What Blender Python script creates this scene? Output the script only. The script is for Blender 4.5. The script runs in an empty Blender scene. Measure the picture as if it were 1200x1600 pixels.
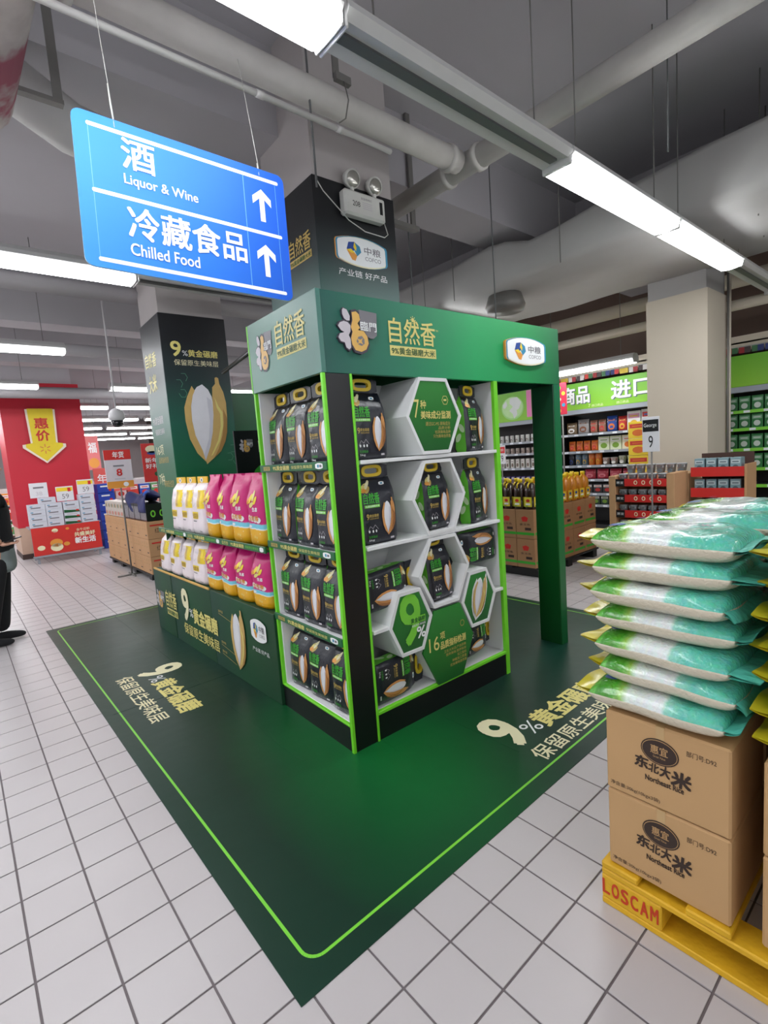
import bpy, math, random
from mathutils import Vector, Matrix
random.seed(7)
SC = bpy.context.scene
COL = SC.collection
pi = math.pi

# ------------------------------------------------------------------ camera
CAM_F = 790.08                      # focal length in pixels of the 1200x1600 frame
CAM_H = 1.527
RX = Vector((0.7564734, -0.6499354, -0.0730206))     # camera right
DN = Vector((-0.1288533, -0.0386458, -0.9909104))    # camera down
FW = Vector((0.6412057, 0.7590063, -0.1129809))      # camera forward
cam_d = bpy.data.cameras.new('camera')
cam_d.sensor_fit = 'VERTICAL'
cam_d.sensor_height = 24.0
cam_d.lens = 24.0 * CAM_F / 1600.0
cam_d.clip_start = 0.05
cam_o = bpy.data.objects.new('camera', cam_d)
COL.objects.link(cam_o)
cm = Matrix.Identity(4)
for i in range(3):
    cm[i][0] = RX[i]; cm[i][1] = -DN[i]; cm[i][2] = -FW[i]
cm[2][3] = CAM_H
cam_o.matrix_world = cm
SC.camera = cam_o

# ------------------------------------------------------------------ world and exposure
w = bpy.data.worlds.new('shop_air'); SC.world = w; w.use_nodes = True
w.node_tree.nodes['Background'].inputs[0].default_value = (0.92, 0.95, 1.0, 1)
w.node_tree.nodes['Background'].inputs[1].default_value = 0.9
SC.view_settings.view_transform = 'Standard'
SC.view_settings.look = 'None'
SC.view_settings.exposure = 0.2
SC.view_settings.gamma = 1.0
LAMP = 19.0                          # emission of the fluorescent diffusers

# ------------------------------------------------------------------ colours and materials
def lin(c):
    c /= 255.0
    return c / 12.92 if c <= 0.04045 else ((c + 0.055) / 1.055) ** 2.4
def rgb(r, g, b): return (lin(r), lin(g), lin(b), 1.0)
MATS = {}
def nodes(name):
    m = bpy.data.materials.new(name); m.use_nodes = True
    nt = m.node_tree
    return m, nt, nt.nodes['Principled BSDF']
def mat(name, c, rough=0.5, metal=0.0, emit=0.0, var=0.06, scale=14.0, bump=0.0, coat=0.0, bscale=None, trans=0.0):
    """plain procedural material: a colour with a little noise in it"""
    if name in MATS: return MATS[name]
    m, nt, b = nodes(name)
    col = rgb(*c)
    if var > 0 and emit == 0:
        tc = nt.nodes.new('ShaderNodeTexCoord')
        nz = nt.nodes.new('ShaderNodeTexNoise'); nz.inputs['Scale'].default_value = scale; nz.inputs['Detail'].default_value = 3
        mx = nt.nodes.new('ShaderNodeMix'); mx.data_type = 'RGBA'
        mx.inputs[6].default_value = tuple(min(1, x * (1 - var)) for x in col[:3]) + (1,)
        mx.inputs[7].default_value = tuple(min(1, x * (1 + var)) for x in col[:3]) + (1,)
        nt.links.new(tc.outputs['Object'], nz.inputs['Vector'])
        nt.links.new(nz.outputs['Fac'], mx.inputs[0])
        nt.links.new(mx.outputs[2], b.inputs['Base Color'])
        if bump > 0:
            nb = nt.nodes.new('ShaderNodeTexNoise'); nb.inputs['Scale'].default_value = bscale or scale
            bp = nt.nodes.new('ShaderNodeBump'); bp.inputs['Strength'].default_value = bump; bp.inputs['Distance'].default_value = 0.02
            nt.links.new(tc.outputs['Object'], nb.inputs['Vector'])
            nt.links.new(nb.outputs['Fac'], bp.inputs['Height'])
            nt.links.new(bp.outputs['Normal'], b.inputs['Normal'])
    else:
        b.inputs['Base Color'].default_value = col
    b.inputs['Roughness'].default_value = rough
    b.inputs['Metallic'].default_value = metal
    if coat: b.inputs['Coat Weight'].default_value = coat; b.inputs['Coat Roughness'].default_value = .35
    if trans: b.inputs['Transmission Weight'].default_value = trans
    if emit:
        b.inputs['Emission Color'].default_value = col
        b.inputs['Emission Strength'].default_value = emit
    MATS[name] = m
    return m
def grad(name, axis, stops, rough=0.4, coat=0.0, noise=0.0, bump=0.0, bscale=30.0):
    """a colour run along one axis of the object's own bounds"""
    if name in MATS: return MATS[name]
    m, nt, b = nodes(name)
    tc = nt.nodes.new('ShaderNodeTexCoord'); sp = nt.nodes.new('ShaderNodeSeparateXYZ'); rp = nt.nodes.new('ShaderNodeValToRGB')
    nt.links.new(tc.outputs['Generated'], sp.inputs[0])
    src = sp.outputs[axis]
    if noise:
        nz = nt.nodes.new('ShaderNodeTexNoise'); nz.inputs['Scale'].default_value = 6
        nt.links.new(tc.outputs['Generated'], nz.inputs['Vector'])
        ma = nt.nodes.new('ShaderNodeMath'); ma.operation = 'MULTIPLY_ADD'
        ma.inputs[1].default_value = noise; nt.links.new(nz.outputs['Fac'], ma.inputs[0]); nt.links.new(src, ma.inputs[2])
        src = ma.outputs[0]
    nt.links.new(src, rp.inputs[0])
    e = rp.color_ramp.elements
    while len(e) < len(stops): e.new(0.5)
    for k, (p, c) in enumerate(stops):
        e[k].position = p; e[k].color = rgb(*c)
    nt.links.new(rp.outputs[0], b.inputs['Base Color'])
    if bump:
        nb = nt.nodes.new('ShaderNodeTexNoise'); nb.inputs['Scale'].default_value = bscale
        bp = nt.nodes.new('ShaderNodeBump'); bp.inputs['Strength'].default_value = bump; bp.inputs['Distance'].default_value = 0.01
        nt.links.new(tc.outputs['Object'], nb.inputs['Vector']); nt.links.new(nb.outputs['Fac'], bp.inputs['Height'])
        nt.links.new(bp.outputs['Normal'], b.inputs['Normal'])
    b.inputs['Roughness'].default_value = rough
    if coat: b.inputs['Coat Weight'].default_value = coat; b.inputs['Coat Roughness'].default_value = .35
    MATS[name] = m
    return m

# ------------------------------------------------------------------ mesh builder
class MB:
    def __init__(s): s.v = []; s.f = []; s.m = []; s.s = []; s.mats = []
    def mi(s, m):
        if m not in s.mats: s.mats.append(m)
        return s.mats.index(m)
    def add(s, vs, fs, m, smooth=False):
        o = len(s.v); s.v += [tuple(v) for v in vs]; k = s.mi(m)
        for f in fs: s.f.append([o + i for i in f]); s.m.append(k); s.s.append(smooth)
    def convex(s, vs, fs, m, smooth=False):
        c = sum((Vector(v) for v in vs), Vector()) / len(vs)
        out = []
        for f in fs:
            a, b, d = (Vector(vs[f[i]]) for i in (0, 1, 2))
            n = (b - a).cross(d - a)
            fc = sum((Vector(vs[i]) for i in f), Vector()) / len(f)
            out.append(list(f) if n.dot(fc - c) >= 0 else list(reversed(f)))
        s.add(vs, out, m, smooth)
    def box(s, x0, x1, y0, y1, z0, z1, m, ch=0.0):
        x0, x1 = min(x0, x1), max(x0, x1); y0, y1 = min(y0, y1), max(y0, y1); z0, z1 = min(z0, z1), max(z0, z1)
        ch = min(ch, .45 * min(x1 - x0, y1 - y0, z1 - z0))
        E = ((x0, x1), (y0, y1), (z0, z1))
        if ch <= 0:
            vs = [(E[0][i], E[1][j], E[2][k]) for i in (0, 1) for j in (0, 1) for k in (0, 1)]
            s.convex(vs, [(0, 1, 3, 2), (4, 5, 7, 6), (0, 1, 5, 4), (2, 3, 7, 6), (0, 2, 6, 4), (1, 3, 7, 5)], m); return
        vs = []; ix = {}
        for i in (0, 1):
            for j in (0, 1):
                for k in (0, 1):
                    sg = (i, j, k)
                    for a in range(3):
                        p = []
                        for q in range(3):
                            e = E[q][sg[q]]
                            p.append(e if q == a else e + (ch if sg[q] == 0 else -ch))
                        ix[(sg, a)] = len(vs); vs.append(tuple(p))
        fs = []
        for a in range(3):
            b, c = [q for q in range(3) if q != a]
            for t in (0, 1):
                f = []
                for (p, q) in ((0, 0), (1, 0), (1, 1), (0, 1)):
                    sg = [0, 0, 0]; sg[a] = t; sg[b] = p; sg[c] = q; f.append(ix[(tuple(sg), a)])
                fs.append(f)
            for p in (0, 1):
                for q in (0, 1):
                    s1 = [0, 0, 0]; s1[b] = p; s1[c] = q; s2 = list(s1); s2[a] = 1
                    s1, s2 = tuple(s1), tuple(s2)
                    fs.append([ix[(s1, b)], ix[(s2, b)], ix[(s2, c)], ix[(s1, c)]])
        for sg in [(i, j, k) for i in (0, 1) for j in (0, 1) for k in (0, 1)]:
            fs.append([ix[(sg, 0)], ix[(sg, 1)], ix[(sg, 2)]])
        s.convex(vs, fs, m)
    def prism(s, poly, fn, d0, d1, m, msides=None):
        """poly: 2-D outline, fn(x, y, depth) -> 3-D"""
        n = len(poly)
        vs = [fn(x, y, d0) for x, y in poly] + [fn(x, y, d1) for x, y in poly]
        s.add(vs, [list(range(n)), list(range(2 * n - 1, n - 1, -1))], m)
        s.add(vs, [(i, i + n, (i + 1) % n + n, (i + 1) % n) for i in range(n)], msides or m)
    def ring(s, outer, inner, fn, d0, d1, m):
        n = len(outer)
        V = [fn(x, y, d) for d in (d0, d1) for P in (outer, inner) for x, y in P]
        fs = []
        for i in range(n):
            j = (i + 1) % n
            fs += [(i, j, n + j, n + i), (2 * n + j, 2 * n + i, 3 * n + i, 3 * n + j), (j, i, 2 * n + i, 2 * n + j), (n + i, n + j, 3 * n + j, 3 * n + i)]
        s.add(V, fs, m)
    def loft(s, rings, m, cap=True, smooth=True):
        n = len(rings[0]); vs = [p for r in rings for p in r]; fs = []
        for k in range(len(rings) - 1):
            for i in range(n):
                j = (i + 1) % n
                fs.append((k * n + i, k * n + j, (k + 1) * n + j, (k + 1) * n + i))
        if cap: fs += [list(range(n - 1, -1, -1)), [(len(rings) - 1) * n + i for i in range(n)]]
        s.add(vs, fs, m, smooth)
    def lathe(s, prof, m, n=16, c=(0, 0, 0), smooth=True):
        s.loft([[(c[0] + r * math.cos(2 * pi * i / n), c[1] + r * math.sin(2 * pi * i / n), c[2] + z) for i in range(n)] for r, z in prof], m, True, smooth)
    def tube(s, pts, r, m, n=8, smooth=True):
        pts = [Vector(p) for p in pts]; rs = r if isinstance(r, (list, tuple)) else [r] * len(pts)
        rings = []; up = None
        for i, p in enumerate(pts):
            t = (pts[min(i + 1, len(pts) - 1)] - pts[max(i - 1, 0)]).normalized()
            if up is None:
                up = Vector((0, 0, 1)) if abs(t.z) < .9 else Vector((1, 0, 0))
            a = t.cross(up).normalized(); b = a.cross(t).normalized(); up = b
            rings.append([p + a * (rs[i] * math.cos(2 * pi * k / n)) + b * (rs[i] * math.sin(2 * pi * k / n)) for k in range(n)])
        s.loft(rings, m, True, smooth)
    def mesh(s, name):
        me = bpy.data.meshes.new(name); me.from_pydata(s.v, [], s.f)
        for m in s.mats: me.materials.append(m)
        me.polygons.foreach_set('material_index', s.m); me.polygons.foreach_set('use_smooth', s.s)
        me.update()
        return me
    def build(s, name, parent=None, loc=None, label=None):
        o = bpy.data.objects.new(name, s.mesh(name)); COL.objects.link(o)
        if parent is not None: o.parent = parent
        if loc is not None: o.location = loc
        if label: o['label'] = label
        return o

def tag(o, label=None, cat=None, group=None, kind=None):
    if label: o['label'] = label
    if cat: o['category'] = cat
    if group: o['group'] = group
    if kind: o['kind'] = kind
    return o
def thing(name, label, cat, loc=(0, 0, 0), rz=0.0, group=None, kind=None):
    o = bpy.data.objects.new(name, None); o.empty_display_size = 0.05; COL.objects.link(o)
    o.location = loc; o.rotation_euler = (0, 0, rz)
    return tag(o, label, cat, group, kind)
def struct(mb, name, parent=None):
    o = mb.build(name, parent)
    if parent is None: o['kind'] = 'structure'
    return o
CHILD = {}
def kids(o):
    return list(o.children)
def copy_tree(o, parent=None):
    c = o.copy(); COL.objects.link(c); c.parent = parent
    for ch in kids(o): copy_tree(ch, c)
    return c
ORD = ['first', 'second', 'third', 'fourth', 'fifth', 'sixth', 'seventh', 'eighth', 'ninth', 'tenth', 'eleventh', 'twelfth', 'thirteenth', 'fourteenth', 'fifteenth', 'sixteenth', 'seventeenth', 'eighteenth', 'nineteenth', 'twentieth']
def place(i, n, a='left', b='right'):
    """words for the i-th of n counted from a"""
    if n == 1: return 'alone'
    if i == 0: return a + 'most'
    if i == n - 1: return b + 'most'
    return ORD[i] + ' from the ' + a

# ------------------------------------------------------------------ printing on surfaces
TXT = {}
def glyphs(body, bold=0.0):
    k = (body, bold)
    if k not in TXT:
        c = bpy.data.curves.new('lettering', 'FONT'); c.body = body; c.resolution_u = 3; c.offset = bold
        o = bpy.data.objects.new('lettering', c)
        me = o.to_mesh()
        vs = [(v.co.x, v.co.y) for v in me.vertices]; fs = [tuple(p.vertices) for p in me.polygons]
        o.to_mesh_clear(); bpy.data.objects.remove(o); bpy.data.curves.remove(c)
        TXT[k] = (vs, fs)
    return TXT[k]
def plane(O, ex, ey):
    O, ex, ey = Vector(O), Vector(ex).normalized(), Vector(ey).normalized(); n = ex.cross(ey)
    return lambda x, y, l=0.0: tuple(O + ex * x + ey * y + n * l)
STEP = 0.0009
class Print:
    """flat print laid on a surface given by fn(x, y, lift)"""
    def __init__(s, fn, base=0.0008, sub=1): s.mb = MB(); s.fn = fn; s.base = base; s.ch = []; s.n0 = 0; s.sub = sub
    def poly(s, pts, m, layer=0, thick=0.0):
        l = s.base + layer * STEP
        if thick: s.mb.prism(list(reversed(pts)) if False else pts, s.fn, l + thick, 0.0, m)
        else: s.mb.add([s.fn(x, y, l) for x, y in pts], [list(range(len(pts)))], m)
        s.log(pts)
    def rect(s, x0, y0, x1, y1, m, layer=0):
        if s.sub < 2: s.poly([(x0, y0), (x1, y0), (x1, y1), (x0, y1)], m, layer); return
        k = s.sub; l = s.base + layer * STEP
        s.mb.add([s.fn(x0 + (x1 - x0) * i / k, y0 + (y1 - y0) * j / k, l) for i in range(k + 1) for j in range(k + 1)], [(i * (k + 1) + j, (i + 1) * (k + 1) + j, (i + 1) * (k + 1) + j + 1, i * (k + 1) + j + 1) for i in range(k) for j in range(k)], m)
        s.log([(x0, y0), (x1, y1)])
    def ellipse(s, cx, cy, rx, ry, m, layer=0, n=20, rot=0.0):
        c, q = math.cos(rot), math.sin(rot)
        if s.sub > 1:
            l = s.base + layer * STEP; U = [(cx, cy)]
            for g in (.5, 1): U += [(cx + g * (rx * math.cos(t) * c - ry * math.sin(t) * q), cy + g * (rx * math.cos(t) * q + ry * math.sin(t) * c)) for t in (2 * pi * i / n for i in range(n))]
            s.mb.add([s.fn(x, y, l) for x, y in U], [(0, 1 + i, 1 + (i + 1) % n) for i in range(n)] + [(1 + i, 1 + n + i, 1 + n + (i + 1) % n, 1 + (i + 1) % n) for i in range(n)], m)
            s.log(U); return
        s.poly([(cx + rx * math.cos(t) * c - ry * math.sin(t) * q, cy + rx * math.cos(t) * q + ry * math.sin(t) * c) for t in (2 * pi * i / n for i in range(n))], m, layer)
    def strip(s, pts, wd, m, layer=0):
        for (a, b), (c, d) in zip(pts, pts[1:]):
            L = math.hypot(c - a, d - b) or 1; nx, ny = -(d - b) / L * wd / 2, (c - a) / L * wd / 2
            s.poly([(a - nx, b - ny), (c - nx, d - ny), (c + nx, d + ny), (a + nx, b + ny)], m, layer)
    def text(s, body, x0, y0, x1, y1, m, layer=1, bold=0.0, keep=False, m2=None, slant=0.0):
        vs, fs = glyphs(body, 0.0)
        if not vs: return
        ax = min(v[0] for v in vs); bx = max(v[0] for v in vs); ay = min(v[1] for v in vs); by = max(v[1] for v in vs)
        sx = (x1 - x0) / max(bx - ax, 1e-6); sy = (y1 - y0) / max(by - ay, 1e-6)
        ox, oy = x0, y0
        if keep:
            k = min(sx, sy); ox += ((x1 - x0) - k * (bx - ax)) / 2; oy += ((y1 - y0) - k * (by - ay)) / 2; sx = sy = k
        l = s.base + layer * STEP
        P = [(ox + (v[0] - ax) * sx + slant * (v[1] - ay) * sy, oy + (v[1] - ay) * sy) for v in vs]
        d = bold * sy * .8
        for k, (dx, dy) in enumerate(((0, 0),) if bold <= 0 else ((0, 0), (d, d), (-d, d), (d, -d), (-d, -d))):
            s.mb.add([s.fn(x + dx, y + dy, l + k * .00015) for x, y in P], fs, m)
        s.log(P)
    def log(s, pts):
        xs = [p[0] for p in pts]; ys = [p[1] for p in pts]
        s.ch.append((s.n0, len(s.mb.f), min(xs), min(ys), max(xs), max(ys))); s.n0 = len(s.mb.f)
    def build(s, name, parent, label=None, split=True):
        """print that lies far apart becomes separate parts"""
        N = len(s.ch); own = list(range(N))
        def find(i):
            while own[i] != i: i = own[i]
            return i
        for i in range(N):
            for j in range(i):
                a, b = s.ch[i], s.ch[j]
                gx = max(0, a[2] - b[4], b[2] - a[4]); gy = max(0, a[3] - b[5], b[3] - a[5])
                big = max(a[4] - a[2], a[5] - a[3], b[4] - b[2], b[5] - b[3])
                if math.hypot(gx, gy) < .16 * big: own[find(i)] = find(j)
        roots = {}
        for i in range(N): roots.setdefault(find(i), []).append(i)
        if not split or len(roots) < 2:
            o = s.mb.build(name, parent, None, label)
            if not split: o['kind'] = 'stuff'
            return o
        for g in roots.values():
            mb = MB(); mb.mats = list(s.mb.mats); mp = {}
            for i in g:
                for f in range(s.ch[i][0], s.ch[i][1]):
                    nf = []
                    for v in s.mb.f[f]:
                        if v not in mp: mp[v] = len(mb.v); mb.v.append(s.mb.v[v])
                        nf.append(mp[v])
                    mb.f.append(nf); mb.m.append(s.mb.m[f]); mb.s.append(False)
            used = sorted(set(mb.m)); mb.mats = [mb.mats[k] for k in used]; mb.m = [used.index(k) for k in mb.m]
            o = mb.build(name, parent, None, label)
        return o

INK = dict(
    dink=mat('ink_dark_violet', (66, 60, 72), .45, var=0), bronze=mat('ink_bronze', (206, 146, 84), .45, var=.1), sienna=mat('ink_sienna', (160, 104, 58), .45, var=.1), amber=mat('ink_amber', (222, 176, 92), .4, var=0),
    white=mat('ink_white', (238, 240, 240), .45, var=0), gold=mat('ink_gold', (226, 214, 128), .4, var=0), dgold=mat('ink_old_gold', (196, 168, 92), .4, var=0),
    orange=mat('ink_orange', (226, 152, 62), .4, var=0), grey=mat('ink_grey', (120, 118, 124), .45, var=0), silver=mat('ink_silver', (196, 190, 196), .4, var=0),
    black=mat('ink_black', (18, 18, 20), .45, var=0), lime=mat('ink_lime', (120, 206, 60), .4, var=0), green=mat('ink_green', (60, 170, 50), .4, var=0),
    dgreen=mat('ink_dark_green', (16, 84, 44), .4, var=0), blue=mat('ink_blue', (30, 70, 150), .4, var=0), teal=mat('ink_teal', (52, 140, 176), .4, var=0),
    yellow=mat('ink_yellow', (240, 212, 50), .4, var=0), red=mat('ink_red', (206, 44, 40), .4, var=0), tan=mat('ink_tan', (206, 172, 104), .45, var=.1), brown=mat('ink_brown', (166, 126, 66), .45, var=.1),
    rice=mat('ink_rice', (226, 226, 232), .4, var=.05), ricesh=mat('ink_rice_grey', (206, 206, 216), .4, var=.05), cream=mat('ink_cream', (236, 230, 190), .4, var=0), cyan=mat('ink_cyan', (120, 204, 224), .4, var=0))
I = INK
# a rice grain opening out of its husk, in a unit box
def _g(pts): return [((x - 345) / 390.0, (1365 - y) / 730.0) for x, y in pts]
G_LEFT = _g([(435, 712), (385, 800), (350, 890), (347, 1000), (368, 1150), (420, 1270), (490, 1345), (470, 1250), (420, 1120), (405, 1000), (410, 880), (435, 790), (458, 750)])
G_KERN = _g([(530, 697), (580, 740), (607, 800), (614, 870), (602, 1000), (575, 1150), (525, 1260), (490, 1335), (430, 1270), (392, 1150), (383, 1000), (398, 880), (430, 780), (480, 720)])
G_KSH = _g([(560, 800), (600, 830), (606, 900), (596, 1000), (570, 1140), (522, 1255), (490, 1330), (470, 1310), (540, 1150), (566, 1000)])
G_RIGHT = _g([(652, 640), (668, 633), (686, 642), (690, 690), (720, 760), (735, 850), (731, 980), (716, 1100), (690, 1180), (640, 1262), (570, 1315), (497, 1366), (488, 1335), (540, 1230), (580, 1100), (605, 950), (612, 800), (620, 720), (650, 690)])
G_CREASE = _g([(630, 800), (660, 880), (692, 930), (684, 1050), (642, 1170), (560, 1290), (540, 1300), (620, 1170), (660, 1050), (668, 945), (640, 890)])
G_DARK = _g([(700, 900), (731, 980), (716, 1100), (690, 1180), (640, 1262), (570, 1315), (620, 1240), (668, 1130), (694, 1020)])
def grain(P, x0, y0, x1, y1, layer=0, husk=None, dark=None, outline=None, tilt=0.0):
    cx, cy = (x0 + x1) / 2, (y0 + y1) / 2; c, s = math.cos(tilt), math.sin(tilt)
    def q(pts, g=1.0):
        out = []
        for x, y in pts:
            X = (x0 + x * (x1 - x0) - cx) * g; Y = (y0 + y * (y1 - y0) - cy) * g
            out.append((cx + X * c - Y * s, cy + X * s + Y * c))
        return out
    husk = husk or I['tan']; dark = dark or I['brown']
    if outline:
        for G in (G_LEFT, G_KERN, G_RIGHT): P.poly(q(G, 1.16), outline, layer)
        layer += 1
    P.poly(q(G_KERN), I['rice'], layer + 1); P.poly(q(G_KSH), I['ricesh'], layer + 2)
    P.poly(q(G_LEFT), husk, layer + 3)
    P.poly(q(G_RIGHT), husk, layer + 3); P.poly(q(G_DARK), dark, layer + 4); P.poly(q(G_CREASE), I['gold'] if husk is I['tan'] else dark, layer + 5)
def barrel(x0, y0, x1, y1, k=1.0, n=9):
    cx, cy, a, b = (x0 + x1) / 2, (y0 + y1) / 2, (x1 - x0) / 2 * k, (y1 - y0) / 2 * k
    pts = []
    for sgn in (1, -1):
        for i in range(n):
            t = -1 + 2 * i / (n - 1)
            x = -sgn * t * a * 0.97 if False else t * a * .96 * sgn
            y = sgn * b * (1 - .34 * abs(t) ** 2.2)
            pts.append((cx + x, cy + y))
        # side bulge
        pts.append((cx + sgn * a, cy + sgn * b * .5)); pts.append((cx + sgn * a, cy - sgn * b * .5))
    return pts
def cofco(P, x0, y0, x1, y1, layer=0, rim=True, thick=0.0):
    """white barrel-shaped badge with a coloured rim, a cube and two lines of lettering"""
    if rim:
        P.poly(barrel(x0, y0, x1, y1), I['orange'], layer, thick)
        w = x1 - x0
        P.poly([(x, y) for x, y in barrel(x0 + .02 * w, y0, x1, y1)], I['teal'], layer + 1, thick)
        P.poly(barrel(x0 + .05 * w, y0 + .0 * w, x1 - .04 * w, y1 - .01 * w), I['cream'], layer + 2, thick)
    P.poly(barrel(x0, y0, x1, y1, .91), I['white'], layer + 3, thick)
    P.base += thick
    W, Hh = x1 - x0, y1 - y0
    q = lambda a, b: (x0 + a * W, y0 + b * Hh)
    L = layer + 4
    P.poly([q(.21, .52), q(.25, .76), q(.36, .80), q(.35, .52), q(.29, .44)], I['blue'], L)
    P.poly([q(.36, .80), q(.35, .52), q(.40, .34), q(.48, .50), q(.46, .68)], I['teal'], L)
    P.poly([q(.36, .80), q(.335, .62), q(.38, .50), q(.395, .62)], I['yellow'], L + 1)
    P.poly([q(.21, .50), q(.29, .53), q(.40, .36), q(.36, .18), q(.30, .2)], I['orange'], L)
    P.poly([q(.21, .50), q(.29, .55), q(.36, .44), q(.29, .42)], I['yellow'], L + 1)
    P.text('中粮', x0 + .54 * W, y0 + .46 * Hh, x0 + .86 * W, y0 + .72 * Hh, I['grey'], L, .01)
    P.text('COFCO', x0 + .55 * W, y0 + .26 * Hh, x0 + .86 * W, y0 + .39 * Hh, I['grey'], L)
def _e(pts): return [((x - 720) / 335.0, (590 - y) / 350.0) for x, y in pts]
E_BLOCK = _e([(905, 240), (1055, 250), (1045, 430), (1015, 458), (985, 458), (955, 440), (905, 400)])
E_DOT = _e([(762, 262), (772, 245), (800, 253), (822, 300), (818, 335), (795, 338), (775, 325), (762, 292)])
E_LEFT = _e([(720, 385), (738, 358), (770, 344), (800, 350), (822, 372), (818, 420), (802, 448), (816, 482), (814, 545), (798, 562), (775, 545), (765, 508), (735, 502), (718, 472), (732, 442), (768, 430), (742, 418)])
E_RIGHT = _e([(840, 268), (875, 258), (900, 278), (906, 320), (882, 350), (902, 385), (880, 402), (930, 405), (958, 445), (966, 500), (942, 550), (900, 572), (850, 562), (826, 520), (820, 470), (836, 420), (824, 385), (842, 330)])
E_EYE = _e([(880, 455), (910, 445), (930, 470), (930, 505), (905, 525), (875, 515), (862, 490)])
E_MARK = _e([(870, 470), (895, 478), (915, 462), (905, 490), (915, 512), (890, 503), (868, 515), (880, 492)])
def fumen(P, x0, y0, x1, y1, layer=0, thick=0.0):
    """rounded gold and silver character beside a grey block lettered in white"""
    W, Hh = x1 - x0, y1 - y0
    def q(pts, g=1.0):
        mx = sum(p[0] for p in pts) / len(pts); my = sum(p[1] for p in pts) / len(pts)
        return [(x0 + (mx + (x - mx) * g) * W, y0 + (my + (y - my) * g) * Hh) for x, y in pts]
    P.poly(q(E_BLOCK), I['grey'], layer, thick)
    for G in (E_DOT, E_LEFT, E_RIGHT): P.poly(q(G, 1.12), I['dink'], layer + 1, thick)
    P.base += thick
    P.poly(q(E_DOT), I['silver'], layer + 2); P.poly(q(E_LEFT), I['silver'], layer + 2); P.poly(q(E_RIGHT), I['amber'], layer + 2)
    P.poly(q(E_EYE), I['grey'], layer + 3); P.poly(q(E_MARK), I['amber'], layer + 4)
    P.text('臨門', x0 + .55 * W, y0 + .53 * Hh, x0 + .96 * W, y0 + .74 * Hh, I['white'], layer + 4, .012)
    P.base -= thick
def zrx(P, x0, y0, x1, y1, layer=0, ink='gold', sub='9%黄金碾磨大米', bar=None, bink='dgreen'):
    Hh = y1 - y0
    P.text('自然香', x0, y0 + .34 * Hh, x1, y1, I[ink], layer + 1, .012)
    P.rect(x0, y0, x1, y0 + .27 * Hh, bar or I[ink], layer)
    if sub: P.text(sub, x0 + .03 * (x1 - x0), y0 + .04 * Hh, x1 - .03 * (x1 - x0), y0 + .23 * Hh, I[bink], layer + 1, .012)
# ------------------------------------------------------------------ floor
M_GROUT = mat('floor_grout', (112, 104, 106), .8, var=.12, scale=6)
def tile_mat():
    m, nt, b = nodes('ceramic_tile')
    oi = nt.nodes.new('ShaderNodeTexCoord'); nz = nt.nodes.new('ShaderNodeTexNoise'); nz.inputs['Scale'].default_value = 1.3; nz.inputs['Detail'].default_value = 5
    mx = nt.nodes.new('ShaderNodeMix'); mx.data_type = 'RGBA'
    mx.inputs[6].default_value = rgb(180, 174, 175); mx.inputs[7].default_value = rgb(194, 189, 190)
    g = nt.nodes.new('ShaderNodeNewGeometry')
    nt.links.new(g.outputs['Position'], nz.inputs['Vector']); nt.links.new(nz.outputs['Fac'], mx.inputs[0]); nt.links.new(mx.outputs[2], b.inputs['Base Color'])
    b.inputs['Roughness'].default_value = .34
    return m
M_TILE = tile_mat()
mb = MB(); mb.box(-9, 12, -8, 30, -.06, -.004, M_GROUT)
floor = struct(mb, 'floor')
TS, TG = .2, .0034
MAT_O = (0.5571, 1.1776); MAT_W, MAT_L, MAT_A = 3.62, 4.89, .0039
def pix(x, y, z):
    d = Vector((x, y, z - CAM_H)); c = d.dot(FW)
    if c < .05: return None
    return (600 + CAM_F * d.dot(RX) / c, 800 + CAM_F * d.dot(DN) / c, c)
cand, rest = [], []
for i in range(-35, 48):
    for j in range(-30, 140):
        x, y = i * TS + .1, j * TS + .015 + .1
        if MAT_O[0] + .2 < x < MAT_O[0] + MAT_W - .2 and MAT_O[1] + .2 < y < MAT_O[1] + MAT_L - .2: continue
        p = pix(x, y, 0)
        # tiles the photograph shows in the open; the ones behind other things go into the common mesh
        seen = p and -30 < p[0] < 1230 and 0 < p[1] < 1650
        if seen and (p[0] > 935 and y < .76 and x > 1.45): seen = False
        if seen and MAT_O[0] < x < MAT_O[0] + MAT_W and MAT_O[1] < y < MAT_O[1] + MAT_L: seen = False
        (cand if seen else rest).append((x, y, p[2] if p else 99))
cand.sort(key=lambda t: t[2])
near, rest = cand[:300], rest + cand[300:]
def tile_mb(m, cx=0, cy=0, mesh=None):
    mesh = mesh or MB(); h = TS / 2 - TG
    mesh.box(cx - h, cx + h, cy - h, cy + h, -.004, 0, m)
    return mesh
tm = MB(); h = TS / 2 - TG; tm.box(-h, h, -h, h, -.004, 0, M_TILE, .0012)
tme = tm.mesh('tile')
for x, y, _ in near:
    o = bpy.data.objects.new('tile', tme); COL.objects.link(o); o.parent = floor; o.location = (x, y, 0)
vs, fs = [], []
for x, y, _ in rest:
    k = len(vs)
    vs += [(x - h, y - h, 0), (x + h, y - h, 0), (x + h, y + h, 0), (x - h, y + h, 0), (x - h, y - h, -.004), (x + h, y - h, -.004), (x + h, y + h, -.004), (x - h, y + h, -.004)]
    fs += [(k, k + 1, k + 2, k + 3)] + [(k + a, k + 4 + a, k + 4 + (a + 1) % 4, k + (a + 1) % 4) for a in range(4)]
rm = MB(); rm.add(vs, fs, M_TILE)
tag(rm.build('tile_field', floor), 'square off-white tiles running on across the shop floor', kind='stuff')

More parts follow.
